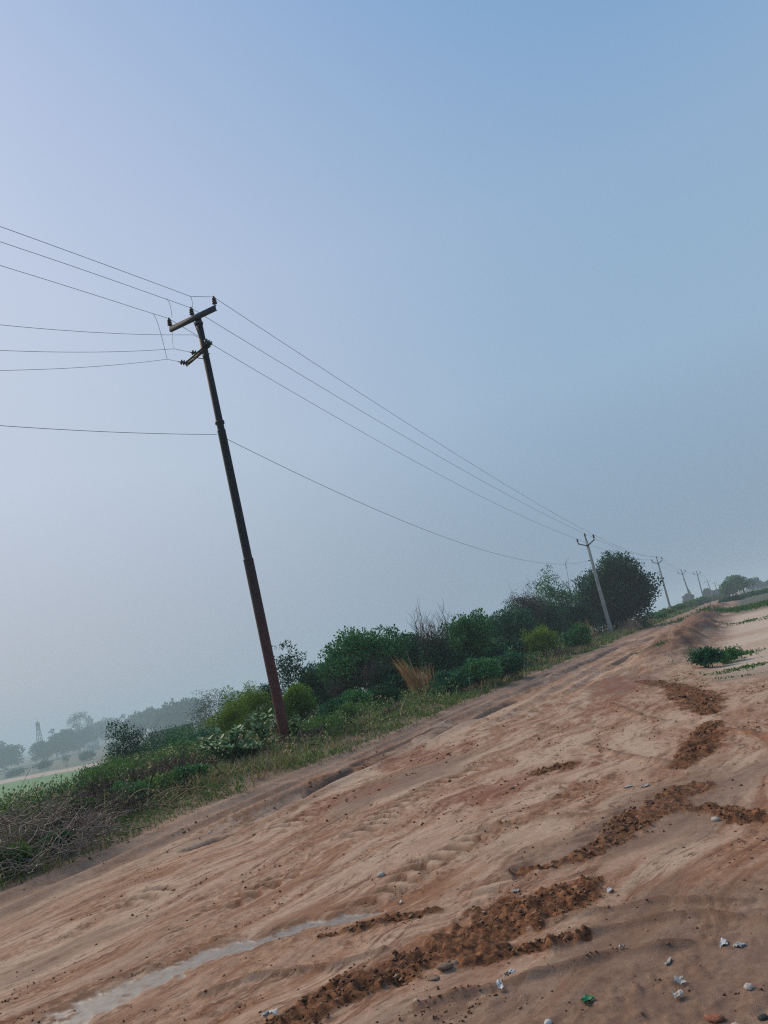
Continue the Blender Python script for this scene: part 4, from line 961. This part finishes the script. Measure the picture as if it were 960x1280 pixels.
mb = MB(); mb.blades(np.stack([x, y, z - .01], 1), np.stack([rng.normal(0, .35, n), rng.normal(0, .35, n), np.ones(n)], 1), sz, .005 + .0010 * s, rng, .9)
tag(mb.build('verge_grass', M['grass']), 'rough green and straw grass along the left edge of the road', 'grass', kind='stuff')
def scrub_density(s, t, x, y):
    e = edge_t(s, t); return sst(-e, 7.25, 8.2) * sst(fbm(s * .5, t * .6, 150, 3), .28, .5)
rng, s, t, x, y = scatter(151, 120000, (4, 60), (-24, -7), scrub_density)
z = HA(x, y); n = len(x); hh = rng.uniform(0, 1, n) ** 1.3 * (.14 + .42 * sst(fbm(s * .7, t * .7, 152, 3), .4, .65)) * sst(-edge_t(s, t), 7.2, 10) * (1 - .75 * sst(-t, 12.5, 17)) * (1 - .55 * sst(s, 16, 24))
mb = MB(); mb.leaves(np.stack([x, y, z + hh], 1), unit(n, rng) + [0, 0, .5], (.045 + .0022 * s) * rng.uniform(.6, 1.4, n), (.024 + .0012 * s) * rng.uniform(.6, 1.4, n), rng)
tag(mb.build('scrub', M['leaf_scrub']), 'low leafy scrub covering the left bank', 'ground cover', kind='stuff')
rng, s, t, x, y = scatter(153, 26000, (4, 45), (-20, -7.2), lambda s, t, x, y: sst(-edge_t(s, t), 7.6, 9.0) * sst(fbm(s * .45, t * .5, 154, 3), .38, .62))
z = HA(x, y); n = len(x); d = unit(n, rng); d[:, 2] = np.abs(d[:, 2]) * .55; L = rng.uniform(.15, .55, n)
mb = MB(); P0 = np.stack([x, y, z + rng.uniform(0, .15, n)], 1)
mb.leaves(P0, d, L, .012 + .0009 * s, rng, .1)
tag(mb.build('dry_litter', M['twig']), 'dry stems and twigs littering the left bank', 'dead stems', kind='stuff')
rng, s, t, x, y = scatter(155, 26000, (4, 60), (-13, -7.0), lambda s, t, x, y: sst(-edge_t(s, t), 7.1, 7.6) * sst(fbm(s * .35, t * .8, 156, 3), .44, .60))
z = HA(x, y); n = len(x)
mb = MB(); mb.blades(np.stack([x, y, z], 1), np.stack([rng.normal(0, .3, n), rng.normal(0, .3, n), np.ones(n)], 1), rng.uniform(.06, .26, n) + .003 * s, .006 + .001 * s, rng, .5)
tag(mb.build('dry_grass', M['straw_mix']), 'dry straw-coloured grass in patches on the left verge', 'grass', kind='stuff')
rng, s, t, x, y = scatter(157, 9000, (4.5, 45), (-16, -7.3), lambda s, t, x, y: sst(-edge_t(s, t), 7.3, 8.6) * sst(fbm(s * .6, t * .9, 158, 3), .5, .66))
z = HA(x, y); n = len(x); hh = rng.uniform(.18, .55, n)
mb = MB(); mb.blades(np.stack([x, y, z], 1), np.stack([rng.normal(0, .25, n), rng.normal(0, .25, n), np.ones(n)], 1), hh, .005 + .0009 * s, rng, .35)
rp = np.repeat(np.arange(n), 4); f = rng.uniform(.3, 1, len(rp)); C = np.stack([x[rp], y[rp], z[rp] + hh[rp] * f], 1) + rng.normal(0, .03, (len(rp), 3))
mb.leaves(C, unit(len(rp), rng) + [0, 0, .2], (.05 + .0018 * s[rp]) * rng.uniform(.5, 1.3, len(rp)), .022 + .0009 * s[rp], rng)
tag(mb.build('tall_weeds', M['leaf_scrub']), 'tall thin weeds standing above the scrub on the left bank', 'weeds', kind='stuff')
# grass patches right of the road
def patch(cx, cy, rad):
    return lambda s, t, x, y: np.clip(1.2 - np.hypot((x - cx) / rad[0], (y - cy) / rad[1]) + .6 * (fbm(x * 1.2, y * 1.2, 160, 2) - .5), 0, 1)
mb = MB()
for k, (px, py, rx, ry, n, hb) in enumerate(((822, 818, .40, .7, 1200, .06), (930, 776, .8, 1.4, 500, .08), (915, 818, .6, 1.2, 1300, .09), (955, 838, .8, .5, 500, .04), (880, 845, .8, .5, 400, .03), (935, 832, .6, .4, 500, .05), (930, 760, 4, 5, 2500, .30), (958, 753, 4, 5, 1500, .16))):
    rng = np.random.default_rng(170 + k); c = gpt(px, py, -.05); q = rng.normal(0, .6, (n, 2)) * [rx, ry]; x = c[0] + q[:, 0]; y = c[1] + q[:, 1]
    m = fbm(x * 1.5, y * 1.5, 171, 2) > .42; x, y = x[m], y[m]; z = HA(x, y); n = len(x)
    mb.blades(np.stack([x, y, z - .01], 1), np.stack([rng.normal(0, .4, n), rng.normal(0, .4, n), np.ones(n)], 1), hb * rng.uniform(.5, 1.3, n), .006 + .0011 * c[1], rng, .5)
tag(mb.build('grass_patches', M['grass_green']), 'sparse short green grass on the sandy ground right of the road', 'grass', kind='stuff')
b, h, w = spot(886, 828, 884, 800, 42, 15.6)
tree('dark_shrub', 180, b, .36, .58, 'leaf_deep', 'small dark green shrub on the sandy ground right of the road', 'shrub', nclump=30, nleaf=1500, L=.055, Wd=.034, cr=.28, tr=.012, stems=4, low=0)
b, h, w = spot(912, 822, 911, 808, 30, 16.0)
tree('green_shrub', 181, b, .24, .6, 'leaf_fresh', 'flat fresh green weed beside the small dark shrub', 'shrub', nclump=22, nleaf=900, L=.05, Wd=.03, cr=.3, tr=.008, stems=3, low=0)

# --- hedge bushes along the far pole line
HB = [(820, 773, 764, 18, 78, 'leaf_mid'), (833, 769, 760, 16, 92, 'leaf_weed'), (847, 765, 756, 16, 110, 'leaf_mid'), (857, 761, 752, 16, 125, 'leaf_weed'), (868, 758, 750, 16, 142, 'leaf_mid'), (879, 755, 746, 16, 165, 'leaf_mid'), (889, 752, 745, 14, 190, 'leaf_weed'), (898, 750, 743, 14, 215, 'leaf_deep'), (935, 752, 745, 26, 120, 'leaf_deep'), (955, 748, 740, 26, 120, 'leaf_mid'), (915, 755, 747, 20, 110, 'leaf_deep')]
HBL = ['low green bush just right of the big dark tree', 'low weedy bush at the left foot of the second concrete pole', 'low green bush at the right of the second concrete pole', 'low weedy bush left of the third concrete pole', 'low green bush at the foot of the third concrete pole', 'low green bush at the foot of the fourth concrete pole',
  'small weedy bush at the foot of the pole with the flat cross-arm', 'small dark bush at the foot of the last concrete poles', 'low dark bush below the largest far tree on the right', 'low green bush at the right edge below the hazy trees', 'low dark bush where the road ends, left of the far right trees']
for k, (bx, by, ty, wpx, Y, lf) in enumerate(HB):
    b, h, w = spot(bx, by, bx - 3, ty, wpx * 1.35, Y)
    h *= .62
    tree('hedge_bush', 190 + k, b, h, w, lf, HBL[k], 'bush', 'bushes along the far poles', nclump=30, nleaf=1600, L=.30 * Y / 100, Wd=.17 * Y / 100, cr=.28, tr=.05, stems=3)
# --- distant trees
FT = [  # bx by tx ty wpx Y leaf low label
    (929, 752, 925, 717, 27, 175, 'leaf_mid', .1, 'largest green tree at the far end of the road, on the right'),
    (914, 752, 909, 727, 17, 168, 'leaf_mid', .1, 'smaller green tree left of the largest one at the far end of the road'),
    (948, 746, 944, 724, 18, 330, 'leaf_far', .05, 'bluish hazy tree near the right edge of the picture'),
    (964, 742, 961, 727, 16, 350, 'leaf_far', .05, 'hazy tree cut by the right edge of the picture'),
    (863, 756, 858, 743, 12, 330, 'leaf_far', .05, 'faint round tree between the second and third concrete poles'),
    (887, 750, 882, 736, 12, 300, 'leaf_far', .05, 'hazy tree behind the fourth concrete pole'),
    (898, 747, 893, 738, 10, 330, 'leaf_far', .05, 'hazy tree behind the far pole with the flat cross-arm')]
for k, (bx, by, tx, ty, wpx, Y, lf, low, lab) in enumerate(FT):
    b, h, w = spot(bx, by, tx, ty, wpx, Y)
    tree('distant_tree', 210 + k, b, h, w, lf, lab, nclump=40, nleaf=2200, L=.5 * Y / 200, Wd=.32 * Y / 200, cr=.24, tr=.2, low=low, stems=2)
# hazy tree line across the fields on the left
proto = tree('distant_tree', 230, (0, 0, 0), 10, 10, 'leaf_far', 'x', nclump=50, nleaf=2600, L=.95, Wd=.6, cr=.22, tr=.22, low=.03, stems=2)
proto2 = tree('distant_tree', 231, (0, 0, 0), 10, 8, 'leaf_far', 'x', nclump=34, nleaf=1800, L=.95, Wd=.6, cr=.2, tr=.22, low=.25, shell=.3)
ORD = ['outermost', 'second', 'third', 'fourth', 'fifth', 'sixth', 'seventh', 'eighth', 'ninth', 'tenth', 'eleventh', 'twelfth', 'thirteenth', 'fourteenth', 'fifteenth', 'sixteenth']
def onfield(px, py): return float(gpt(px, py, FZ)[1])
HL = [(8, 963, 938, 40), (-18, 968, 934, 44), (54, 953, 934, 26), (72, 949, 928, 24), (84, 945, 918, 30), (104, 939, 914, 30), (122, 933, 910, 30), (138, 928, 906, 28),
      (192, 922, 892, 32), (208, 920, 886, 30), (224, 918, 884, 32), (242, 914, 880, 32), (170, 926, 898, 26), (300, 897, 868, 40), (330, 892, 865, 40)]
HL.sort()
for k, (bx, by, ty, wpx) in enumerate(HL):
    lab_l = 'faded tree in the hazy line across the fields, %s from the left edge' % ORD[k]
    Y = onfield(bx, by); b, h, w = spot(bx, by, bx - 5, ty - 4 - (k * 7 % 5), wpx, Y)
    src = proto if k % 3 else proto2
    wsc = w / (10 if src is proto else 8) * 1.15
    if k in (0, 1):
        r = proto if k == 1 else proto2
        r.location = tuple(b); r.scale = (wsc, wsc, h / 10); r['label'] = lab_l; r['group'] = 'trees across the fields'
    else:
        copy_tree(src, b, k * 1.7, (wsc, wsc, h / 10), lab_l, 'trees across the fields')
b, h, w = spot(106, 940, 101, 891, 26, onfield(106, 940))
tree('tall_tree', 232, b, h, w, 'leaf_far', 'tall thin open-crowned tree standing above the hazy tree line', nclump=16, nleaf=800, L=.95, Wd=.55, cr=.22, tr=.22, low=.5, shell=.6)
b, h, w = spot(85, 967, 81, 943, 10, onfield(85, 967))
tree('young_tree', 233, b, h, w, 'leaf_deep', 'small young tree beside the pale path across the field', nclump=14, nleaf=500, L=.2, Wd=.11, cr=.3, tr=.04, low=.45)
for k, (bx, by, ty, wpx, Y) in enumerate(((55, 961, 952, 20, 340), (110, 950, 940, 24, 340), (20, 970, 963, 24, 340), (145, 938, 929, 20, 370), (215, 914, 905, 14, 104))):
    b, h, w = spot(bx, by, bx - 2, ty, wpx, Y)
    tree('field_bush', 240 + k, b, h, w, 'leaf_far', ['dark bush behind the path, left of the young tree', 'low bush on the field edge under the tall thin tree', 'low bush at the far left edge of the fields', 'low bush behind the lone dark bush on the skyline', 'low dark bush on top of the brick wall line'][k], 'bush', None, nclump=26, nleaf=1200, L=.6, Wd=.38, cr=.28, tr=.05, stems=2)

# ------------------------------------------------------------------ far structures
# lattice mast
b, h, w = spot(52, 945, 46.5, 897, 8, 540)
o = empty('lattice_tower', b, 'thin lattice mast rising from the haze at far left', 'tower'); legs = MB(); br = MB(); wb = 2.6
cs = [(-1, -1), (1, -1), (1, 1), (-1, 1)]; nl = 9
for c in cs: legs.tube([(c[0] * wb * (1 - .82 * u), c[1] * wb * (1 - .82 * u), h * u * .9) for u in np.linspace(0, 1, nl)], .17, 4)
for i in range(nl - 1):
    u0, u1 = i / (nl - 1), (i + 1) / (nl - 1)
    for a in range(4):
        p, q = cs[a], cs[(a + 1) % 4]; k0, k1 = wb * (1 - .82 * u0), wb * (1 - .82 * u1)
        br.tube([(p[0] * k0, p[1] * k0, h * u0 * .9), (q[0] * k1, q[1] * k1, h * u1 * .9)], .10, 4); br.tube([(q[0] * k0, q[1] * k0, h * u0 * .9), (p[0] * k1, p[1] * k1, h * u1 * .9)], .10, 4)
legs.build('legs', M['tower_steel'], o); br.build('bracing', M['tower_steel'], o)
an = MB()
for zz in (.80, .86, .74):
    for a in range(4): an.box((cs[a][0] * .8, cs[a][1] * .8, h * zz), (.35, .35, 1.5))
an.build('antennas', M['tower_steel'], o); m2 = MB(); m2.tube([(0, 0, h * .88), (0, 0, h)], .14, 5, True); m2.build('top_mast', M['tower_steel'], o)
b, h, w = spot(119, 930, 117, 898, 6, 620)
o = empty('lattice_tower', b, 'very faint second mast behind the tall thin tree', 'tower'); mb = MB()
for c in cs: mb.tube([(c[0] * 1.7 * (1 - .85 * u), c[1] * 1.7 * (1 - .85 * u), h * u) for u in np.linspace(0, 1, 5)], .2, 4)
mb.build('legs', M['tower_steel'], o)
# chimney behind the trees
b, h, w = spot(222, 916, 217, 872, 4, 480)
o = empty('chimney', b, 'slim dark chimney stack rising behind the hazy trees', 'chimney'); mb = MB()
mb.lathe((0, 0, -.5), (0, 0, 1), [(1.3, 0), (.85, h * .7), (.58, h + .5), (.0, h + .5)], 10); mb.build('stack', M['brickwork'], o, smooth=True)
mb = MB(); mb.lathe((0, 0, h - .6), (0, 0, 1), [(.60, 0), (.75, .05), (.75, .35), (.60, .4)], 10); mb.build('rim', M['brickwork'], o)
# small white house
b, h, w = spot(117, 938, 115, 927, 14, onfield(117, 938))
o = empty('small_house', b, 'tiny pale flat-roofed house half lost in the haze', 'house', rz=.3); hw = w / 2; mb = MB(); mb.box((0, 0, h / 2 - .2), (w, 4, h + .4)); mb.build('wall', M['wall_far'], o)
mb = MB(); mb.box((0, 0, h + .1), (w + .6, 4.6, .2)); mb.build('roof', M['wall_far'], o)
for xx in (-.28, .25):
    mb = MB(); mb.box((xx * w, -2.003, h * .55), (.9, .06, 1.0)); wn = mb.build('window', M['window_dark'], o)
mb = MB(); mb.box((0, -2.003, h * .32), (.9, .07, h * .62)); mb.build('door', M['bark'], o)
# low brick wall / shed line
p0 = atY(186, 920, 112); p1 = atY(240, 907, 118)
p0[2] = H(*p0[:2]); p1[2] = H(*p1[:2]); c = (p0 + p1) / 2; L = np.linalg.norm((p1 - p0)[:2]); az_ = math.atan2(p1[1] - p0[1], p1[0] - p0[0])
topz = atY(186, 916, 112)[2]; hh = max(.5, topz - p0[2])
o = empty('brick_wall', (c[0], c[1], min(p0[2], p1[2])), 'long low dark brick shed wall with a pale top edge, right of the lone dark bush', 'wall', rz=az_)
mb = MB(); mb.box((0, 0, hh / 2 - .2), (L, .25, hh + .4)); mb.build('wall', M['brickwork'], o)
mb = MB(); mb.box((0, 0, hh + .042), (L + .1, .36, .08)); mb.build('coping', M['wall_far'], o)
for xx in np.linspace(-.48, .48, 6):
    mb = MB(); mb.box((xx * L, -.16, hh / 2 - .2), (.4, .15, hh + .38)); mb.build('pier', M['brickwork'], o)
# pale boundary wall far left
p0 = atY(-20, 972, 420); p1 = atY(52, 954, 430); p0[2] = H(*p0[:2]); p1[2] = H(*p1[:2]); c = (p0 + p1) / 2; L = np.linalg.norm((p1 - p0)[:2]); az_ = math.atan2(p1[1] - p0[1], p1[0] - p0[0])
o = empty('boundary_wall', c, 'pale low boundary wall at the far left edge of the fields', 'wall', rz=az_); mb = MB(); mb.box((0, 0, .35), (L, .3, 1.1)); mb.build('wall', M['wall_far'], o)
mb = MB(); mb.box((0, 0, .94), (L + .1, .4, .08)); mb.build('coping', M['wall_far'], o)

# ------------------------------------------------------------------ SOIL CLODS, STONES, LITTER
rng = np.random.default_rng(300); n = 420000
px = rng.uniform(-.6, .62, n); rr = np.exp(rng.uniform(math.log(2.3), math.log(22), n)); x = rr * np.sin(px); y = rr * np.cos(px)
s, t = st(x, y); z, mk = ground(x, y)
pr = .004 + .09 * mk['mud'] + .10 * mk['orange'] * sst(fbm(x * 5, y * 5, 303, 3), .54, .66) + .07 * mk['rid'] + .03 * mk['red'] + .05 * mk['dark']
pr *= (1 - mk['soil']) * (1 - mk['wet']) * np.where(rr > 12, .5, 1) * (.3 + 1.4 * sst(fbm(x * 2, y * 2, 301, 3), .4, .6))
m = rng.uniform(0, 1, n) < pr; x, y, z, mud = x[m], y[m], z[m], mk['mud'][m]; n = len(x); rr = rr[m]
rad = .0022 + .0085 * rng.uniform(0, 1, n) ** 4 + .010 * mud * rng.uniform(0, 1, n) ** 2; rad *= np.clip(rr / 5, .8, 2)
def clodmat():
    m, t, b, o = newmat('clod'); g = t.nodes.new('ShaderNodeNewGeometry')
    c = ramp_node(t, [(0, (.075, .032, .016)), (.5, (.15, .066, .032)), (.85, (.24, .13, .075)), (1, (.32, .20, .13))], g.outputs['Random Per Island'])
    t.links.new(c, b.inputs['Base Color']); b.inputs['Roughness'].default_value = .9; bump(t, b, noise_node(t, 60, 4), .4, .01); return m
mb = MB(); mb.blob(np.stack([x, y, z + rad * .25], 1), rad, rng); tag(mb.build('soil_clods', clodmat()), 'small clods of earth strewn over the churned road', 'soil', kind='stuff')
print('clods', n)
def lump(name, px, py, size, mat, label, cat, seed, flat=.6, stretch=1.3):
    """rough stone: subdivided, noise-pushed ball"""
    rng = np.random.default_rng(seed); p = gpt(px, py); z = H(p[0], p[1]); k, m = 9, 6; v = [];
    ph = rng.uniform(0, 6, 6)
    for i in range(1, m):
        for j in range(k):
            th = math.pi * i / m; a = 2 * math.pi * j / k + i * .3
            rr = 1 + .16 * math.sin(3 * a + ph[0]) * math.sin(th * 2 + ph[1]) + rng.normal(0, .10)
            v.append((rr * math.sin(th) * math.cos(a) * stretch, rr * math.sin(th) * math.sin(a), rr * math.cos(th) * flat))
    top = len(v); v += [(0, 0, flat), (0, 0, -flat)]; v = np.array(v) * size * .72
    an = rng.uniform(0, 6.28); v[:, :2] = v[:, :2] @ np.array([[math.cos(an), math.sin(an)], [-math.sin(an), math.cos(an)]])
    mb = MB(); f = [[i * k + j, (i + 1) * k + j, (i + 1) * k + (j + 1) % k, i * k + (j + 1) % k] for i in range(m - 2) for j in range(k)]
    mb.add(v, f); mb.f.append(np.array([[top, j, (j + 1) % k] for j in range(k)])); b0 = (m - 2) * k; mb.f.append(np.array([[top + 1, b0 + (j + 1) % k, b0 + j] for j in range(k)]))
    o = mb.build(name, M[mat], smooth=False); o.location = (p[0], p[1], z + size * flat * .35); return tag(o, label, cat)
def scrap(name, px, py, w, l, mat, label, seed, lift=.008, cat='litter'):
    """crumpled sheet with thickness"""
    rng = np.random.default_rng(seed); p = gpt(px, py); w *= .62; l *= .62; n = 9; u = np.linspace(-.5, .5, n); U, V = np.meshgrid(u, u)
    an = rng.uniform(0, 6.28); rag = 1 + .35 * (vnoise(U * 5 + seed, V * 5, seed) - .5)
    Z = .6 * lift * (1.0 + 1.6 * vnoise(U * 4 + seed, V * 4, seed + 1) + .9 * vnoise(U * 9 + seed, V * 9, seed + 2))
    X = U * l * rag; Y = V * w * (1 + .5 * (vnoise(U * 3 + seed + 9, V * 3, seed + 3) - .5))
    ca, sa = math.cos(an * .3), math.sin(an * .3); x = X * ca - Y * sa; y = X * sa + Y * ca
    z = HA(p[0] + x.ravel(), p[1] + y.ravel()).reshape(x.shape) ; z0 = H(p[0], p[1])
    zz = np.maximum(z, z0 - .01) - z0 + Z
    v = np.concatenate([np.stack([x, y, zz], -1).reshape(-1, 3), np.stack([x, y, zz - .003], -1).reshape(-1, 3)])
    i, j = np.meshgrid(np.arange(n - 1), np.arange(n - 1), indexing='ij'); q = (i * n + j).ravel()
    keep = vnoise(U[:-1, :-1].ravel() * 4 + seed * 3, V[:-1, :-1].ravel() * 4, seed + 5) > .25
    q = q[keep]
    f = np.stack([q, q + 1, q + n + 1, q + n], 1); mb = MB(); mb.add(v, np.concatenate([f, f[:, ::-1] + n * n]))
    o = mb.build(name, M[mat]); o.location = (p[0], p[1], z0); return tag(o, label, cat)
scrap('plastic_scrap', 734, 1248, .055, .07, 'plastic_green', 'torn green plastic scrap lying on the damp ground', 400, .010)
scrap('paper_scrap', 762, 1114, .035, .075, 'plastic_white', 'folded white scrap right of the churned soil', 401)
scrap('paper_scrap', 806, 982, .05, .14, 'plastic_white', 'white scrap left of the upper patch of churned soil', 402)
scrap('paper_scrap', 785, 984, .05, .12, 'plastic_grey', 'dull scrap just left of the white scrap by the upper churned soil', 403, .006)
scrap('paper_scrap', 638, 1222, .04, .07, 'plastic_white', 'crumpled white scrap below the churned strip, upper of a pair', 404, .016)
scrap('paper_scrap', 626, 1236, .035, .08, 'plastic_white', 'crumpled white scrap below the churned strip, lower of a pair', 405, .012)
scrap('paper_scrap', 338, 1270, .06, .10, 'plastic_white', 'white crumpled bag at the bottom edge below the puddle', 406, .016)
scrap('paper_scrap', 778, 1188, .03, .04, 'plastic_white', 'small white scrap above the torn green plastic', 407)
scrap('paper_scrap', 904, 1177, .04, .11, 'plastic_white', 'long whitish plastic strip near the right edge', 408, .006)
scrap('paper_scrap', 924, 1180, .05, .06, 'plastic_grey', 'greyish plastic at the right end of the whitish strip', 409, .006)
scrap('paper_scrap', 835, 1200, .025, .07, 'plastic_grey', 'thin grey scrap between the green plastic and the whitish strip', 410, .006)
scrap('paper_scrap', 645, 1114, .05, .06, 'plastic_grey', 'flat pale scrap just above the churned strip', 411, .006)
scrap('paper_scrap', 850, 1225, .06, .06, 'plastic_grey', 'crumpled pinkish-grey wrapper on the damp ground at lower right', 412, .014)
scrap('paper_scrap', 847, 1243, .05, .06, 'stone_pale', 'muddy wrapper just below the crumpled grey wrapper', 413, .014)
scrap('paper_scrap', 500, 1128, .03, .05, 'plastic_white', 'tiny white scrap above the puddle tail', 414)
lump('stone', 476, 1093, .034, 'stone_pale', 'pale lone stone in the middle of the road', 'stone', 420)
lump('stone', 556, 1212, .035, 'stone', 'flat brown stone at the lower edge of the churned strip', 'stone', 421, .45, 1.5)
lump('stone', 568, 1206, .026, 'stone', 'small brown stone right of the flat brown stone', 'stone', 422)
lump('stone', 541, 1222, .030, 'stone', 'thin brown stone left of the flat brown stone', 'stone', 423, .35, 1.6)
lump('stone', 684, 1275, .018, 'plastic_white', 'small white stone at the bottom edge', 'stone', 424)
lump('stone', 936, 1234, .022, 'stone_pale', 'pinkish pale stone near the right edge', 'stone', 425)
lump('stone', 918, 1278, .022, 'stone_pale', 'pale stone at the bottom right edge', 'stone', 426)
lump('stone', 953, 1268, .020, 'stone_black', 'black lump in the bottom right corner', 'stone', 427)
lump('brick_piece', 893, 1268, .030, 'stone_red', 'reddish brick fragment at the bottom right', 'brick piece', 428, .5, 1.5)
lump('stone', 895, 1027, .032, 'stone_pale', 'pale stone lying on the right churned patch', 'stone', 429)
lump('stone', 520, 1250, .014, 'stone_pale', 'small pale pebble below the churned strip', 'stone', 430)
lump('stone', 640, 985, .03, 'stone', 'brown clod-like stone on the red soil patch', 'stone', 431)

# ------------------------------------------------------------------ HAZE
mb = MB(); S = 2900.0; mb.box((0, 0, 9.0), (2 * S, 2 * S, 42)); hz = MB
hm = bpy.data.materials.new('haze'); hm.use_nodes = True; ht = hm.node_tree; ht.nodes.clear()
ho = ht.nodes.new('ShaderNodeOutputMaterial'); hv = ht.nodes.new('ShaderNodeVolumePrincipled')
hv.inputs['Color'].default_value = (.74, .90, 1.0, 1); hv.inputs['Density'].default_value = .0011; hv.inputs['Anisotropy'].default_value = .0
ht.links.new(hv.outputs[0], ho.inputs['Volume'])
tag(mb.build('haze', hm), 'pale grey-blue haze over the fields', 'haze', kind='stuff')
